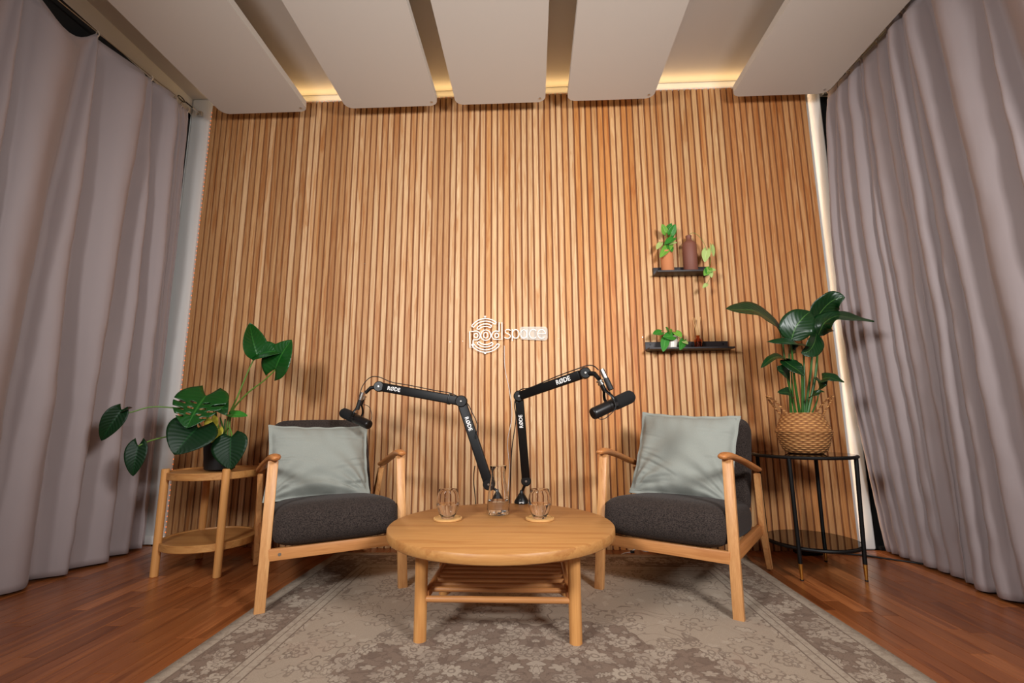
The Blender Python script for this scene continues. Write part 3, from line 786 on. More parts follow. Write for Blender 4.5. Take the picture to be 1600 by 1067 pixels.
# ------------------------------------------------------------------ leaves
def leaf(base, tip, normal, width, mat, parent, kind='heart', droop=.0, fold=.25, name='leaf', holes=False, wave=.0, nt=16, nsd=6, lobe=.24):
    base, tip = Vector(base), Vector(tip); L = (tip - base).length; d = (tip - base).normalized()
    n = Vector(normal); n = (n - d * n.dot(d)).normalized(); side = d.cross(n)
    bm = NB(); uvl = bm.loops.layers.uv.new('UVMap'); G = []; UV = {}
    for i in range(nt + 1):
        t = i / nt; row = []
        if kind == 'heart': w = (sin(pi * min(1, t * 1.0) ** .62) ** .75) if 0 < t < 1 else 0
        elif kind == 'blade': w = sin(pi * t ** .75) ** .85 if 0 < t < 1 else 0
        if i == 0: w = .02
        if i == nt: w = .0
        if t < .12 and kind == 'heart': w = max(w, .35)
        for j in range(-nsd, nsd + 1):
            s = j / nsd
            tt = t
            if kind == 'heart': tt = t - lobe * abs(s) ** 1.3 * (1 - t) ** 2.2 * (1.0)
            p = base + d * (L * tt) - n * (droop * L * (t * t)) + n * droop * L * .35 * sin(pi * t)
            p += side * (s * w * width / 2) + n * (abs(s) * w * width * .5 * fold)
            p += n * wave * sin(t * 11 + s * 3) * abs(s) ** 2
            v = bm.verts.new(p); UV[v] = (.5 + s / 2 * .98, t); row.append(v)
        G.append(row)
    for i in range(nt):
        for j in range(2 * nsd):
            s = abs((j + .5) / nsd - 1); t = (i + .5) / nt
            if holes and .30 < t < .85 and (i % 4 == 1) and s > .45: continue
            if holes and .2 < t < .7 and (i % 4 == 3) and .18 < s < .36: continue
            try: bm.faces.new((G[i][j], G[i][j + 1], G[i + 1][j + 1], G[i + 1][j]))
            except ValueError: pass
    bmesh.ops.remove_doubles(bm, verts=bm.verts[:], dist=.00005)
    for f in bm.faces:
        for l in f.loops:
            if l.vert in UV: l[uvl].uv = UV[l.vert]
    me = bpy.data.meshes.new(name); bm.to_mesh(me); bm.free()
    for p in me.polygons: p.use_smooth = True
    me.materials.append(mat)
    o = bpy.data.objects.new(name, me); COL.objects.link(o); o.parent = parent
    o.location = -Vector(parent.location) if parent else (0, 0, 0)
    solid(o, .0010)
    return o
def stem(pts, r, mat, parent, name='stem', k=6):
    bm = NB(); tube(bm, pts, r, 8, smoothpts=k); o = mobj(name, bm, mat, parent)
    o.location = -Vector(parent.location); return o

# ------------------------------------------------------------------ monstera
PB = Vector((at(343, 731, 2.52).x, 2.52, .494))
mon = tag(empty('potted_monstera', PB), 'monstera with split dark green leaves in a black pot', 'potted plant')
bm = NB(); lathe(bm, [(0, 0), (.066, 0), (.072, .004), (.088, .165), (.088, .172), (.083, .172), (.080, .150), (0, .150)], 48); mobj('pot', bm, M['potblack'], mon)
bm = NB(); lathe(bm, [(0, .156), (.05, .155), (.080, .151)], 24); mobj('soil', bm, M['soil'], mon)
c0 = PB + Vector((.0, 0, .15))
FW = Vector((0, -1, 0))
def P(u, v, y): return at(u, v, y)
def MS(pts, r=.0042, mat='stem'): stem(pts, [r * 1.25, r, r * .8], M[mat], mon)
# upper pair
MS([c0 + Vector((.02, 0, 0)), P(357, 652, 2.53), P(371, 620, 2.52), P(390, 575, 2.52), P(401, 553, 2.52)])
leaf(P(402, 556, 2.52), P(388, 504, 2.45), (.55, -.75, .25), .125, M['leaf_mon'], mon, droop=-.15, fold=.45, lobe=.1)
leaf(P(404, 555, 2.52), P(440, 545, 2.50), (.1, -.9, .6), .13, M['leaf_mon'], mon, droop=.2, fold=.4, lobe=.2)
MS([c0 + Vector((.03, .01, 0)), P(362, 645, 2.55), P(385, 616, 2.55), P(412, 595, 2.54), P(430, 578, 2.52)])
leaf(P(430, 577, 2.52), P(452, 530, 2.50), (-.15, -.95, .25), .20, M['leaf_mon'], mon, droop=.1, fold=.18, lobe=.3)
# far left pair
MS([c0 + Vector((-.03, 0, 0)), P(315, 668, 2.48), P(300, 642, 2.42), P(270, 637, 2.35), P(235, 636, 2.3), P(205, 644, 2.26), P(192, 645, 2.25)], .0036)
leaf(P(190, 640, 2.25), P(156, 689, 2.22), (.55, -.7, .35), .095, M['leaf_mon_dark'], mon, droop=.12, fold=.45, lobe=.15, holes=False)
leaf(P(193, 643, 2.25), P(207, 637, 2.25), (-.2, -.6, .7), .035, M['leaf_brown'], mon, fold=.5)
MS([c0 + Vector((-.04, -.01, 0)), P(300, 690, 2.46), P(270, 682, 2.40), P(240, 687, 2.34), P(220, 695, 2.30), P(217, 697, 2.30)], .0034)
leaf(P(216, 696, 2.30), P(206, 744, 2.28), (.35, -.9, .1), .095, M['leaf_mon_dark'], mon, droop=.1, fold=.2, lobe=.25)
# large split leaf and the dark one below it
MS([c0, P(330, 668, 2.46), P(322, 645, 2.44), P(318, 625, 2.42)])
leaf(P(322, 618, 2.42), P(290, 665, 2.28), (.25, -.62, .75), .25, M['leaf_mon'], mon, droop=.1, fold=.12, lobe=.30, holes=True, nt=24, nsd=8)
leaf(P(330, 622, 2.46), P(352, 640, 2.40), (.2, -.6, .75), .12, M['leaf_mon'], mon, droop=.25, fold=.15, lobe=.25)
MS([c0, P(325, 680, 2.44), P(312, 672, 2.38), P(308, 668, 2.36)])
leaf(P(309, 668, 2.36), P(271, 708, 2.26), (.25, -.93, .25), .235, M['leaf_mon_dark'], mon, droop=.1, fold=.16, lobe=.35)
leaf(P(303, 628, 2.52), P(273, 627, 2.50), (0, -.5, .8), .06, M['leaf_brown'], mon, droop=.15, fold=.4)
MS([c0, P(335, 645, 2.52), P(318, 618, 2.54), P(308, 609, 2.54)], .003)
# low front leaf across the pot
MS([c0 + Vector((.01, -.03, 0)), P(357, 668, 2.44), P(362, 678, 2.41), P(362, 682, 2.40)], .004)
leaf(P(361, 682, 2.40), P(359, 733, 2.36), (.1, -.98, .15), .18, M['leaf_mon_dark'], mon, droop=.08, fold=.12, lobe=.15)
# small ones
leaf(P(340, 670, 2.42), P(328, 692, 2.40), (.1, -.9, .3), .085, M['leaf_yellow'], mon, fold=.2)
leaf(P(330, 655, 2.45), P(336, 676, 2.43), (.1, -.9, .3), .07, M['leaf_yellow'], mon, fold=.3)
leaf(P(361, 647, 2.50), P(387, 650, 2.49), (0, -.6, .7), .055, M['leaf_pothos_deep'], mon, fold=.2)
for (a, b_) in (((338, 690, 2.50), (337, 640, 2.50)), ((350, 690, 2.52), (344, 652, 2.50)), ((344, 690, 2.5), (352, 655, 2.52))):
    MS([P(*a), (P(*a) + P(*b_)) / 2 + Vector((.006, 0, 0)), P(*b_)], .0045, 'stem_dark')
MS([P(348, 680, 2.5), P(343, 668, 2.45), P(339, 671, 2.42)], .0028)

# ------------------------------------------------------------------ strelitzia in a belly basket
BB = Vector((1.405, 2.56, .571))
bop = tag(empty('potted_strelitzia', BB), 'tall broad-leaved plant in a woven belly basket', 'potted plant')
bm = NB(); lathe(bm, [(0, 0), (.080, 0), (.100, .014), (.115, .050), (.126, .098), (.131, .107), (.132, .112), (.126, .117), (.113, .155), (.099, .19), (.087, .206), (.081, .206), (.081, .185), (0, .185)], 72)
bk = mobj('basket', bm, M['basket'], bop, ang=60)
bm = NB(); lathe(bm, [(0, .196), (.080, .190)], 24); mobj('soil', bm, M['soil'], bop)
for s in (-1, 1):
    bm = NB()
    for ph in (0, 2.1, 4.2):
        pts = []
        for k in range(31):
            t = k / 30; a = pi * t
            base = Vector((s * (.086 + .082 * sin(a)), .034 * cos(a), .19 + .105 * sin(a) ** .9))
            base += Vector((.003 * cos(t * 30 + ph), .003 * sin(t * 30 + ph), .0015 * cos(t * 30 + ph)))
            pts.append(base)
        tube(bm, pts, .0030, 6)
    mobj('handle', bm, M['basket'], bk)
def B(u, v, y=2.56): return at(u, v, y)
def BS(u, v, y, bu, r=.006, bend=0, name='stem'):
    b0 = B(bu, 648, 2.56); e = B(u, v, y); mid = (b0 + e) / 2 + Vector((bend, 0, 0))
    stem([b0 - Vector((0, 0, .02)), b0, mid, e], [r * 1.35, r, r * .6], M['stem_dark'], bop)
BS(1222, 523, 2.50, 1244, .006, -.012); BS(1236, 532, 2.44, 1250, .0065, -.006); BS(1272, 512, 2.58, 1258, .0065, .006)
BS(1279, 524, 2.54, 1262, .0075, .012); BS(1233, 552, 2.50, 1236, .006, -.004); BS(1236, 566, 2.5, 1242, .005, -.004)
BS(1252, 568, 2.50, 1254, .007, .002); BS(1256, 552, 2.56, 1256, .006, .002); BS(1280, 606, 2.52, 1268, .004, .008); BS(1232, 590, 2.5, 1237, .0055, 0)
LF = M['leaf_bop']
def BL(b, t, n, w, droop=.2, fold=.3, kind='blade', wave=.004, y0=2.5, y1=2.45):
    return leaf(B(b[0], b[1], y0), B(t[0], t[1], y1), n, w, LF, bop, kind=kind, droop=droop, fold=fold, wave=wave, nt=18, nsd=5)
# arched blades: the spine rises then droops (droop scales the sag of the tip)
def arch(pts, width, normal, fold=.3, wave=.003):
    # pts: world points along the spine
    pts = catmull([Vector(p) for p in pts], 6); n_ = len(pts) - 1; bm = NB(); uvl = bm.loops.layers.uv.new('UVMap'); G = []; UV = {}
    for i, p in enumerate(pts):
        t = i / n_; d = (pts[min(i + 1, n_)] - pts[max(i - 1, 0)]).normalized(); n = Vector(normal); n = (n - d * n.dot(d)).normalized(); side = d.cross(n)
        w = max(0.0, sin(pi * t ** .72)) ** .8 if i not in (0, n_) else .03
        row = []
        for j in range(-5, 6):
            s = j / 5
            v = bm.verts.new(p + side * (s * w * width / 2) + n * (abs(s) * w * width * .5 * fold) + n * wave * sin(t * 15 + s * 2) * s * s)
            UV[v] = (.5 + s / 2 * .98, t); row.append(v)
        G.append(row)
    for i in range(n_):
        for j in range(10): bm.faces.new((G[i][j], G[i][j + 1], G[i + 1][j + 1], G[i + 1][j]))
    for f in bm.faces:
        for l in f.loops: l[uvl].uv = UV[l.vert]
    me = bpy.data.meshes.new('leaf'); bm.to_mesh(me); bm.free()
    for p in me.polygons: p.use_smooth = True
    me.materials.append(LF); o = bpy.data.objects.new('leaf', me); COL.objects.link(o); o.parent = bop; o.location = -BB
    solid(o, .001); return o
arch([B(1222, 523, 2.50), B(1207, 503, 2.46), B(1180, 486, 2.40), B(1160, 484, 2.36), B(1135, 483, 2.30)], .15, (.1, -.72, .62), .12)
arch([B(1236, 532, 2.44), B(1243, 512, 2.42), B(1255, 496, 2.42), B(1266, 487, 2.44)], .155, (-.25, -.93, .2), .15)
arch([B(1270, 512, 2.58), B(1282, 488, 2.56), B(1300, 470, 2.52), B(1320, 464, 2.48)], .155, (.35, -.9, .1), .14)
arch([B(1278, 525, 2.54), B(1288, 505, 2.50), B(1308, 494, 2.46), B(1335, 498, 2.42), B(1366, 502, 2.38)], .14, (.15, -.65, .7), .10)
arch([B(1233, 552, 2.50), B(1248, 540, 2.46), B(1238, 536, 2.40), B(1198, 534, 2.38)], .10, (.1, -.6, .75), .25)
arch([B(1236, 566, 2.5), B(1222, 558, 2.46), B(1206, 560, 2.42), B(1189, 575, 2.38)], .06, (.0, -.55, .8), .2)
arch([B(1223, 562, 2.48), B(1234, 570, 2.45), B(1246, 578, 2.43), B(1256, 587, 2.42)], .10, (.2, -.85, .4), .2)
arch([B(1232, 592, 2.50), B(1226, 582, 2.46), B(1218, 578, 2.44), B(1214, 573, 2.42)], .07, (.3, -.9, .2), .35)
arch([B(1276, 520, 2.53), B(1272, 536, 2.48), B(1264, 548, 2.46), B(1252, 552, 2.46)], .10, (.3, -.9, .1), .3)
arch([B(1280, 606, 2.52), B(1283, 594, 2.47), B(1296, 590, 2.44), B(1308, 594, 2.42), B(1319, 597, 2.40)], .075, (.1, -.75, .6), .2)
arch([B(1237, 620, 2.50), B(1233, 614, 2.46), B(1226, 613, 2.44), B(1215, 613, 2.42)], .055, (.1, -.8, .4), .25)
arch([B(1264, 622, 2.50), B(1272, 616, 2.46), B(1281, 613, 2.44), B(1288, 612, 2.42)], .035, (.0, -.8, .5), .25)

# ------------------------------------------------------------------ wall shelves
def shelf(x0, x1, z, label):
    root = tag(empty('wall_shelf', ((x0 + x1) / 2, D, z)), label, 'shelf'); w = x1 - x0
    bm = NB(); box(bm, (0, -.004, .018), (w, .006, .058), bevel=.001); mobj('back_plate', bm, M['shelf'], root)
    bm = NB(); box(bm, (0, -.055, -.006), (w, .098, .010), bevel=.001); mobj('ledge', bm, M['shelf'], root)
    for s in (-1, 1):
        bm = NB(); cyl(bm, (s * (w / 2 - .03), -.0075, .03), (s * (w / 2 - .03), -.0095, .03), .005, 10); mobj('screw', bm, M['black'], root)
    return root
S1Z, S2Z = 1.650, 1.172
shelf(.772, 1.108, S1Z, 'upper dark metal wall shelf holding a brown bottle and terracotta pot')
shelf(.698, 1.200, S2Z, 'lower dark metal wall shelf holding a white pot and reed diffuser')
SY = D - .052
# terracotta pot with pothos
p0 = Vector((.836, SY, S1Z)); p0.x = at(1043, 415, SY).x
tp = tag(empty('potted_pothos', p0), 'bright green pothos in a terracotta cylinder pot on upper shelf', 'potted plant')
bm = NB(); lathe(bm, [(0, 0), (.036, 0), (.0385, .003), (.0385, .135), (.034, .135), (.033, .12), (0, .12)], 36); mobj('pot', bm, M['terracotta'], tp)
q = lambda u, v, y=SY - .01: at(u, v, y)
for (b_, t_, n_, w_, m_) in [((1040, 364), (1034, 350), (-.2, -.9, .3), .045, 'leaf_pothos'), ((1048, 366), (1055, 350), (.2, -.9, .2), .052, 'leaf_pothos_deep'),
                            ((1052, 372), (1038, 382), (.1, -.7, .6), .048, 'leaf_pothos_deep'), ((1046, 383), (1031, 403), (-.2, -.9, .3), .056, 'leaf_pothos'),
                            ((1046, 384), (1050, 394), (.2, -.9, .2), .042, 'leaf_pothos_deep'), ((1032, 380), (1026, 390), (-.3, -.8, .3), .036, 'leaf_pale'),
                            ((1047, 381), (1058, 379), (.1, -.8, .5), .036, 'leaf_pale'), ((1044, 357), (1050, 349), (.0, -.9, .2), .035, 'leaf_pothos_deep')]:
    leaf(q(*b_, SY - .02), q(*t_, SY - .045), n_, w_, M[m_], tp, fold=.2, nt=10, nsd=4)
for e in [(1040, 364), (1048, 366), (1046, 383), (1034, 378)]:
    stem([p0 + Vector((0, 0, .12)), p0 + Vector((0, -.005, .15)), q(*e, SY - .02)], .0016, M['stem'], tp, k=5)
# brown bottle with a trailing cutting
p0 = Vector((at(1079, 415, SY).x, SY, S1Z))
bo = tag(empty('bottle_vase', p0), 'matt brown clay bottle vase on the upper shelf', 'vase')
bm = NB(); lathe(bm, [(0, 0), (.040, 0), (.043, .003), (.043, .172), (.040, .184), (.028, .197), (.017, .205), (.0165, .224), (.018, .229), (.018, .236), (.012, .236), (.012, .21), (0, .21)], 40); mobj('body', bm, M['brownclay'], bo, ang=60)
tr = tag(empty('trailing_cutting', p0 + Vector((0, 0, .215))), 'pale trailing pothos cutting hanging from the brown bottle vase', 'plant')
path = [p0 + Vector((0, 0, .215)), q(1078, 366, SY), q(1084, 364, SY - .01), q(1093, 370, SY - .02), q(1102, 384, SY - .03), q(1106, 396, SY - .035), q(1110, 404, SY - .04), q(1108, 420, SY - .06), q(1110, 432, SY - .05), q(1103, 446, SY - .03)]
stem(path, .0013, M['stem'], tr, k=5)
for (b_, t_, n_, w_, m_) in [((1112, 384), (1115, 401), (.4, -.8, .1), .038, 'leaf_pale'), ((1104, 391), (1101, 410), (-.2, -.9, .2), .052, 'leaf_pale'), ((1108, 420), (1100, 431), (-.1, -.9, .3), .045, 'leaf_pothos'),
                            ((1108, 422), (1119, 422), (.1, -.8, .5), .040, 'leaf_pale'), ((1109, 423), (1112, 434), (.1, -.9, .2), .034, 'leaf_pale'), ((1104, 420), (1106, 431), (.2, -.9, .4), .03, 'leaf_pothos_deep'), ((1104, 444), (1098, 450), (-.2, -.9, .3), .026, 'leaf_pale')]:
    leaf(q(*b_, SY - .055), q(*t_, SY - .065), n_, w_, M[m_], tr, fold=.2, nt=10, nsd=4)
# white pot with pothos on the lower shelf
p0 = Vector((at(1050, 536, SY).x, SY, S2Z))
wp = tag(empty('potted_pothos', p0), 'bushy little pothos in a small white pot on the lower shelf', 'potted plant')
bm = NB(); lathe(bm, [(0, 0), (.026, 0), (.031, .003), (.036, .068), (.035, .072), (.032, .072), (.031, .062), (0, .062)], 36); mobj('pot', bm, M['whitepot'], wp)
for (b_, t_, n_, w_, m_) in [((1033, 519), (1020, 522), (-.1, -.85, .5), .050, 'leaf_pothos_deep'), ((1044, 518), (1040, 511), (0, -.8, .5), .036, 'leaf_pothos_deep'), ((1052, 525), (1036, 526), (0, -.92, .3), .062, 'leaf_pothos_deep'),
                            ((1056, 519), (1065, 527), (.2, -.9, .3), .05, 'leaf_pothos'), ((1040, 529), (1036, 550), (-.1, -.95, .1), .052, 'leaf_pothos_deep'), ((1068, 532), (1062, 547), (.1, -.95, .1), .046, 'leaf_pothos_deep'),
                            ((1048, 520), (1047, 514), (0, -.9, .4), .034, 'leaf_pothos'), ((1068, 533), (1075, 538), (.3, -.9, .1), .034, 'leaf_pale')]:
    leaf(q(*b_, SY - .035), q(*t_, SY - .06), n_, w_, M[m_], wp, fold=.18, nt=10, nsd=4)
for e in [(1033, 519), (1044, 518), (1053, 520), (1068, 532), (1040, 529)]:
    stem([p0 + Vector((0, 0, .062)), p0 + Vector((0, -.005, .085)), q(*e, SY - .035)], .0015, M['stem'], wp, k=5)
# reed diffuser
p0 = Vector((at(1091, 536, SY).x, SY, S2Z))
rd = tag(empty('reed_diffuser', p0), 'small amber glass reed diffuser with pale sticks on the lower shelf', 'diffuser')
bm = NB(); lathe(bm, [(0, 0), (.021, 0), (.0235, .003), (.0235, .045), (.021, .052), (.011, .058), (.010, .070), (.013, .072), (.013, .076), (.008, .076), (.008, .058), (.019, .050), (.021, .045), (.021, .005), (0, .005)], 32); mobj('bottle', bm, M['amber_glass'], rd, ang=60)
bm = NB(); cyl(bm, (0, 0, .006), (0, 0, .036), .0205, 24); mobj('oil', bm, M['amber_glass'], rd)
for k in range(7):
    a = k * 2.4; bm = NB(); cyl(bm, (.006 * cos(a + pi), .006 * sin(a + pi), .008), (.024 * cos(a), .018 * sin(a), .19), .0016, 6); mobj('reed', bm, M['reed'], rd)

# ------------------------------------------------------------------ wall sign
SGY = D - .022
sg = tag(empty('neon_sign', at(790, 525, SGY)), 'white neon tube sign reading podspace with circular wave logo', 'sign')
so = Vector(sg.location)
def S(cx, cy): return at(700 + cx / 8.889, 480 + cy / 8.889, SGY) - so
def stroke(pts, closed=False, r=.0031, name='neon_tube'):
    bm = NB(); tube(bm, [S(*p) for p in pts], r, 8, closed=closed); return mobj(name, bm, M['neon'], sg)
def arc(cx, cy, rx, ry, a0, a1, n=24): return [(cx + rx * cos(radians(a0 + (a1 - a0) * k / n)), cy - ry * sin(radians(a0 + (a1 - a0) * k / n))) for k in range(n + 1)]
# outlined p, o, d
stroke([(302, 335), (338, 335)] + arc(385, 392, 62, 62, 120, -90 - 28, 26) + [(348, 470), (348, 560), (306, 560)], True)
stroke(arc(388, 392, 28, 30, 0, 345), True)
stroke(arc(525, 388, 70, 72, 0, 350), True); stroke(arc(525, 388, 30, 40, 0, 345), True)
stroke([(710, 212), (750, 212), (750, 446), (668, 448)] + arc(668, 390, 60, 60, 250, 62, 24) + [(710, 330)], True)
stroke(arc(676, 390, 26, 30, 0, 345), True)
# wave bands
def bandp(ro, ri, a0, a1):
    C = (522, 392); m = (ro + ri) / 2
    stroke(arc(*C, ro, ro, a0, a1, 30) + arc(*C, ri, ri, a1, a0, 30), True)
bandp(234, 200, 50, 146); bandp(160, 126, 58, 140); bandp(234, 200, 214, 326); bandp(160, 126, 222, 312)
# space
stroke([(868, 322), (845, 310), (815, 310), (795, 325), (798, 350), (825, 366), (855, 380), (868, 402), (855, 425), (825, 434), (795, 425), (785, 415)])
stroke([(893, 306), (893, 466)]); stroke(arc(940, 370, 46, 60, 0, 345), True)
stroke(arc(1052, 372, 44, 58, 0, 345), True); stroke([(1098, 312), (1098, 432)])
stroke(arc(1185, 372, 54, 62, 45, 315)); stroke([(1246, 370), (1352, 370)] + arc(1300, 372, 54, 62, 0, 315, 26))
bm = NB()
for cx, cy in ((515, 132), (515, 636)):
    p = S(cx, cy); cyl(bm, p, p + Vector((0, .022, 0)), .006, 12)
mobj('standoff', bm, M['steel'], sg)
bm = NB()
pl = []
for cx, cy, R_, a0 in ((1340, 310, 42, 0), (1040, 312, 44, 90), (1040, 410, 36, 180), (1340, 415, 44, 270)):
    for k in range(7): a = radians(a0 + k * 15); pl.append(S(cx + R_ * cos(a), cy - R_ * sin(a)))
A_ = [bm.verts.new(p + Vector((0, .005, 0))) for p in pl]; B_ = [bm.verts.new(p + Vector((0, .008, 0))) for p in pl]
bm.faces.new(A_); bm.faces.new(B_[::-1])
for k in range(len(pl)): bm.faces.new((A_[k], A_[(k + 1) % len(pl)], B_[(k + 1) % len(pl)], B_[k]))
mobj('haze_plate', bm, M['haze'], sg, smooth=False)  # plate added to draw the whitish glare behind the last letters
bm = NB(); tube(bm, [p - so for p in (at(788, 540, D - .004), at(789, 575, D - .004), at(796, 610, D - .004), at(800, 650, D - .004), at(793, 690, D - .004), at(796, 730, D - .004), at(793, 780, D - .004), at(792, 845, D - .004))], .0018, 6, smoothpts=5)
mobj('cable', bm, M['whitecable'], sg)

# ------------------------------------------------------------------ things on the coffee table
def tumbler(u, v, label):
    p = on(u, v, TH); ca = tag(empty('coaster', (p.x, p.y, TH)), 'round wooden coaster under the %s' % label[0], 'coaster', 'wooden coasters')
    bm = NB(); lathe(bm, [(0, 0), (.053, 0), (.0565, .002), (.0575, .008), (.0565, .009), (.053, .0088), (.051, .0060), (0, .0060)], 48); mobj('disc', bm, M['coaster'], ca)
    g = tag(empty('water_glass', (p.x, p.y, TH + .0062)), label[1], 'glass', 'tinted tumblers of water')
    H = .112
    outer = [(0, .0), (.023, 0), (.0255, .002), (.036, .022), (.0435, .038), (.0468, .050), (.0470, .060), (.0450, .078), (.0405, .098), (.0374, H - .001), (.0368, H)]
    inner = [(.0362, H - .001), (.0393, .098), (.0438, .078), (.0458, .060), (.0456, .050), (.0423, .038), (.0348, .022), (.0250, .008), (0, .007)]
    bm = NB(); lathe(bm, outer + inner, 14 * 3); mobj('glass_body', bm, M['smoke_glass'], g, ang=60)
    bm = NB(); lathe(bm, [(0, .0075), (.0248, .0085), (.0346, .022), (.0421, .038), (.0453, .050), (.0455, .056), (0, .056)], 42); mobj('water', bm, M['water'], g, ang=60)
    return g
tumbler(699.5, 812, ('tumbler nearer the monstera', 'rose-tinted tumbler of water standing left of the glass carafe'))
tumbler(843.5, 812, ('tumbler nearer the black side table', 'rose-tinted tumbler of water standing right of the glass carafe'))
p = on(778.5, 803, TH)
cf = tag(empty('carafe', (p.x, p.y, TH)), 'clear glass carafe a quarter full of water', 'carafe')
outer = [(0, 0), (.044, 0), (.048, .004), (.0485, .02), (.047, .06), (.041, .10), (.034, .135), (.0305, .158), (.031, .172), (.0355, .196), (.0365, .200)]
inner = [(.0345, .199), (.0290, .172), (.0285, .158), (.032, .135), (.039, .10), (.045, .06), (.0465, .02), (.044, .010), (0, .009)]
bm = NB(); lathe(bm, outer + inner, 48); mobj('glass_body', bm, M['clear_glass'], cf, ang=60)
bm = NB(); lathe(bm, [(0, .0095), (.0438, .0105), (.0463, .02), (.0448, .056), (0, .056)], 48); mobj('water', bm, M['water'], cf, ang=60)

# ------------------------------------------------------------------ microphone arms
def text_mesh(body, size, M4, parent, origin, bold=.016, mat='white_print', name='lettering'):
    cu = bpy.data.curves.new('txt', 'FONT'); cu.body = body; cu.size = size; cu.offset = bold * size; cu.extrude = .0004
    cu.align_x = 'CENTER'; cu.align_y = 'CENTER'; cu.resolution_u = 2
    tmp = bpy.data.objects.new('txt', cu); COL.objects.link(tmp)
    dg = bpy.context.evaluated_depsgraph_get(); me = bpy.data.meshes.new_from_object(tmp.evaluated_get(dg))
    bpy.data.objects.remove(tmp); bpy.data.curves.remove(cu)
    me.transform(Matrix.Translation(-Vector(origin)) @ M4); me.materials.clear(); me.materials.append(M[mat]); me.name = name
    o = bpy.data.objects.new(name, me); COL.objects.link(o); o.parent = parent; return o
def mic_arm(base, j0, j1, j2, label, text1, text2, bw=.047, cables=(), band=False, tip=()):
    root = tag(empty('microphone_boom', base), label, 'microphone arm', 'microphone boom arms on the coffee table'); O = Vector(base)
    L = lambda p: Vector(p) - O
    # clamp foot: cone with neck, and a clamp gripping the table edge
    bm = NB(); lathe(bm, [(0, 0), (.034, 0), (.036, .003), (.034, .012), (.016, .040), (.009, .048), (.0075, .060), (0, .060)], 28); mobj('foot', bm, M['black_satin'], root)
    bm = NB(); box(bm, (0, -.034, .0065), (.020, .002, .006)); mobj('foot_label', bm, M['white_print'], root, smooth=False)
    bm = NB(); cyl(bm, (0, 0, .05), L(j0) - Vector((0, 0, .008)), .0065, 12); mobj('stem', bm, M['black_satin'], root)
    for j, nm in ((j0, 'lower_joint'), (j1, 'elbow_joint'), (j2, 'tip_joint')):
        d = (Vector((0, 0, CAM_H)) - Vector(j)); d.z = 0; d.normalize(); d = Vector((0, -1, 0)) * .8 + d * .2; d.normalize()
        R_ = bw * .60 if nm != 'elbow_joint' else bw * .64
        bm = NB(); c = L(j); cyl(bm, c - d * .021, c + d * .021, R_, 28, bev=.004); jo = mobj(nm, bm, M['black_satin'], root)
        bm = NB(); cyl(bm, c + d * .021, c + d * .0245, .0052, 14, bev=.001); mobj('screw', bm, M['steel'], jo)
    for a, b, nm, tx in ((j0, j1, 'lower_boom', text1), (j1, j2, 'upper_boom', text2)):
        a, b = Vector(a), Vector(b); d = (b - a).normalized(); a2, b2 = a + d * .014, b - d * .020
        up = Vector((0, -1, 0)); up = (up - d * up.dot(d)).normalized()
        x = up.cross(d).normalized()
        bm = NB(); R_ = Matrix((x, up, d)).transposed().to_4x4()
        box(bm, L((a2 + b2) / 2), (bw, .030, (b2 - a2).length), R_, bevel=.006, seg=3); bo_ = mobj(nm, bm, M['black'], root)
        if tx:
            pos, size, flip = tx
            c = a.lerp(b, pos) + up * .0156
            dx = d * (1 if flip > 0 else -1); dy = up.cross(dx)
            M4 = Matrix.Translation(c) @ Matrix((dx, dy, up)).transposed().to_4x4()
            t_ = text_mesh('R\u00d8DE', size, M4, bo_, O)
        if band and nm == 'upper_boom':
            for q_, w_ in ((.14, .012),):
                c = L(a.lerp(b, q_)); bm = NB(); box(bm, c, (bw * 1.18, .034, .010), R_, bevel=.003); mobj('collar', bm, M['black_satin'], root)
            bm = NB(); box(bm, L(a.lerp(b, .115)), (bw * .8, .028, .006), R_, bevel=.002); mobj('collar_band', bm, M['steel'], root)
    if tip:
        bm = NB(); tube(bm, [L(j2)] + [L(p) for p in tip], [.012, .010, .009], 12); mobj('tip_bracket', bm, M['black_satin'], root)
    for pts in cables:
        bm = NB(); tube(bm, [L(p) for p in pts], .0024, 8, smoothpts=6); mobj('cable', bm, M['rubber'], root)
    return root
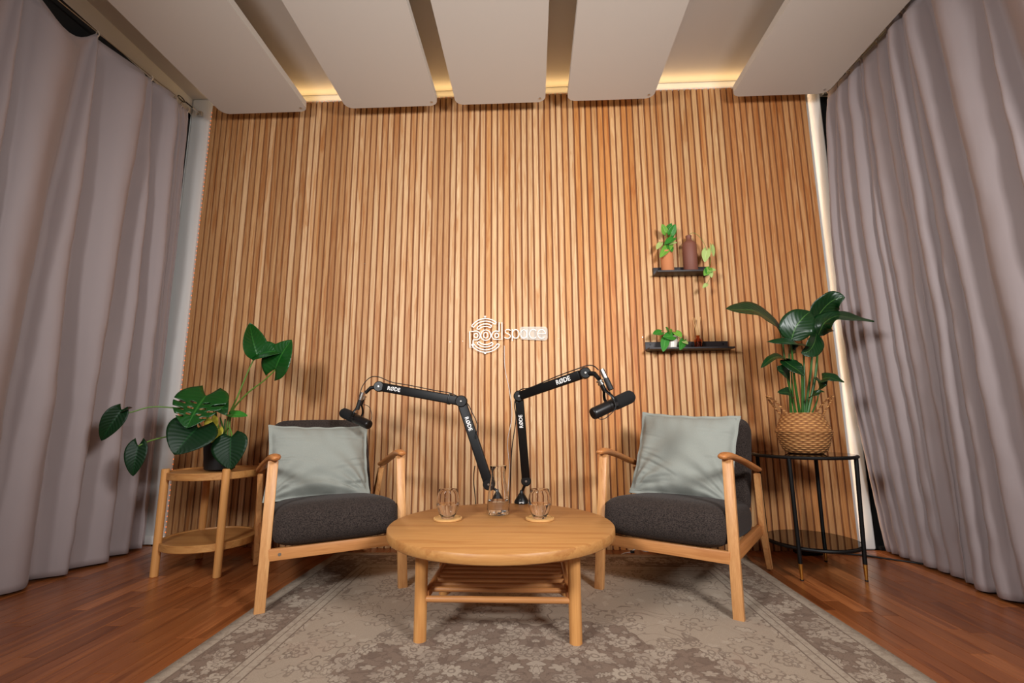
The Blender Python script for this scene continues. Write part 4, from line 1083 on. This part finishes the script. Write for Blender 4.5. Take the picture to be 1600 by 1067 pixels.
def microphone(back, front, yoke_top, label, knob=1, rad=.0235, xlr=None, loop=None):
    back, front, yoke_top = Vector(back), Vector(front), Vector(yoke_top)
    root = tag(empty('microphone', (back + front) / 2), label, 'microphone', 'broadcast microphones on the boom arms'); O = root.location.copy()
    a, b = back - O, front - O; d = (b - a).normalized(); Lt = (b - a).length
    bm = NB(); lathe(bm, [(0, 0), (rad * .80, 0), (rad * .88, .003), (rad * .92, .010), (rad * .92, Lt * .56), (0, Lt * .56)], 32, M4=axis_matrix(a, b)); body = mobj('body', bm, M['micbody'], root)
    bm = NB(); lathe(bm, [(0, 0), (rad * .60, 0), (rad * .62, .0012), (0, .0012)], 28, M4=axis_matrix(a - d * .001, b)); mobj('end_cap', bm, M['black_satin'], body)
    bm = NB(); lathe(bm, [(0, Lt * .53), (rad * .98, Lt * .53), (rad * 1.02, Lt * .56), (rad * 1.05, Lt * .9), (rad * .98, Lt * .96), (rad * .75, Lt), (0, Lt)], 32, M4=axis_matrix(a, b)); mobj('windscreen', bm, M['foam'], root)
    mid = a + d * Lt * .48; yt = yoke_top - O
    up = Vector((0, -1, 0)) if True else None
    sidev = d.cross((yt - mid).normalized()).normalized()
    for s in (-1, 1):
        bm = NB(); k = mid + sidev * s * (rad + .003)
        tube(bm, [k, k + (yt - mid) * .35 + sidev * s * .002, yt - (yt - mid) * .28 + sidev * s * .004, yt - (yt - mid) * .22], .0055, 10, rx=(1.3, .7, d), smoothpts=3); mobj('yoke', bm, M['black_satin'], root)
        bm = NB(); cyl(bm, mid + sidev * s * rad * .9, mid + sidev * s * (rad + .009), .0085, 16, bev=.001); mobj('knob', bm, M['micbody'], root)
    bm = NB(); cyl(bm, yt - (yt - mid) * .28, yt, .0095, 16); mobj('post', bm, M['black_satin'], root)
    e = (yt - mid).normalized()
    bm = NB(); cyl(bm, yt, yt + e * .010, .0135, 20, bev=.001); cyl(bm, yt + e * .010, yt + e * .014, .0105, 20); cyl(bm, yt + e * .014, yt + e * .021, .0145, 20, bev=.001); mobj('thread_ring', bm, M['steel'], root)
    if xlr:
        x0, x1 = Vector(xlr[0]) - O, Vector(xlr[1]) - O; m_ = x0.lerp(x1, .55)
        bm = NB(); cyl(bm, x0, m_, .0115, 18, bev=.001); mobj('plug', bm, M['rubber'], root)
        bm = NB(); cyl(bm, m_, x1, .0105, 18, bev=.001); mobj('plug_sleeve', bm, M['steel'], root)
    if loop:
        bm = NB(); tube(bm, [Vector(p_) - O for p_ in loop], .0016, 8, smoothpts=6); mobj('lead', bm, M['rubber'], root)
    return root
# left arm
YB = on(777, 786, TH).y
bL = on(777, 784, TH); bL.z = TH
j0 = at(764, 756, bL.y - .01); j1 = at(721, 627, 2.40); j2 = at(593, 604, 2.50)
j0.x = at(764, 756, bL.y).x
mic_arm(bL, j0, j1, j2, 'black boom arm carrying the microphone over the left armchair', (.72, .027, -1), (.80, .029, -1), cables=(
    [at(560, 626, 2.49), at(566, 604, 2.50), at(578, 590, 2.50), at(592, 589, 2.49), at(612, 597, 2.48), at(640, 602, 2.46), at(680, 610, 2.42), at(706, 615, 2.40), at(728, 628, 2.40), at(738, 645, 2.38), at(746, 665, 2.37), at(742, 685, 2.37)],
    [at(742, 728, 2.37), at(740, 750, 2.40), at(743, 785, 2.44), at(744, 850, 2.50)]), band=True, tip=(at(579, 606, 2.50), at(571, 614, 2.50)))
microphone(at(577, 664, 2.46), at(535, 644, 2.56), at(567, 624, 2.50), 'black microphone hanging above the left armchair backrest', rad=.0265,
           xlr=(at(558, 640, 2.475), at(567, 613, 2.475)), loop=[at(568, 632, 2.49), at(577, 636, 2.48), at(581, 650, 2.47), at(578, 660, 2.46)])
# right arm
bR = on(815, 786, TH); bR.z = TH
j0 = at(822, 751, bR.y - .01); j1 = at(811, 619, 2.22); j2 = at(914, 583, 1.98)
mic_arm(bR, j0, j1, j2, 'black boom arm carrying the microphone in front of the right armchair', (.72, .024, 1), (.72, .029, 1), cables=(
    [at(935, 578, 1.93), at(928, 572, 1.95), at(918, 571, 1.97), at(900, 577, 1.99), at(870, 588, 2.06), at(830, 605, 2.15), at(812, 610, 2.21), at(804, 630, 2.22), at(806, 655, 2.24), at(800, 700, 2.27), at(798, 740, 2.31), at(796, 785, 2.38), at(797, 850, 2.45)],), bw=.040, tip=(at(929, 584, 1.95), at(936, 592, 1.93)))
microphone(at(926, 647, 1.90), at(988, 618, 1.98), at(940, 601, 1.93), 'black microphone hanging beside the right armchair, pointing up and right', rad=.0262,
           xlr=(at(955, 609, 1.91), at(940, 577, 1.92)), loop=[at(951, 606, 1.92), at(955, 618, 1.90), at(962, 636, 1.88), at(948, 652, 1.89), at(938, 655, 1.90), at(932, 650, 1.90)])

# ------------------------------------------------------------------ floor odds and ends
p = on(1301, 866, 0)
pb = tag(empty('power_supply', (1.525, 2.86, 0)), 'small black power box on the floor under the smoked glass table', 'power supply')
bm = NB(); box(bm, (0, 0, .030), (.13, .07, .056), bevel=.004); mobj('case', bm, M['black_satin'], pb)
bm = NB(); box(bm, (-.03, -.036, .03), (.03, .003, .012)); mobj('socket', bm, M['rubber'], pb)
cb = tag(mobj('power_cable', (lambda b_: (tube(b_, [(1.59, 2.855, .02), (1.68, 2.86, .006), (1.80, 2.83, .004), (1.92, 2.74, .004), (2.03, 2.66, .004)], .0045, 8, smoothpts=8), b_)[1])(NB()), M['rubber']), 'black power cord on the floor running to the right curtain', 'cord')
wc = tag(empty('white_cable', (.55, 2.84, 0)), 'thin white cord lying along the wall base behind the right armchair', 'cord')
O = wc.location
bm = NB(); tube(bm, [at(968, 868, 2.80) - O, at(976, 864, 2.84) - O, at(985, 863, 2.86) - O], .0028, 8, smoothpts=6)
tube(bm, [at(988, 861, 2.86) - O, at(994, 857, 2.87) - O, at(1000, 858, 2.87) - O, at(1008, 861, 2.86) - O, at(1022, 861, 2.86) - O], .0032, 8, smoothpts=6); mobj('wire', bm, M['whitecable'], wc)
bm = NB(); p = at(988, 862, 2.86) - O; box(bm, p, (.022, .014, .014), bevel=.003); mobj('switch', bm, M['rubber'], wc)
bm = NB(); box(bm, (0, 0, .016), (.06, .035, .026), bevel=.004); o = mobj('socket_block', bm, M['whitepot']); o.location = (-2.22, 2.90, 0)
tag(o, 'small white socket block on the floor at the foot of the left wall', 'socket')
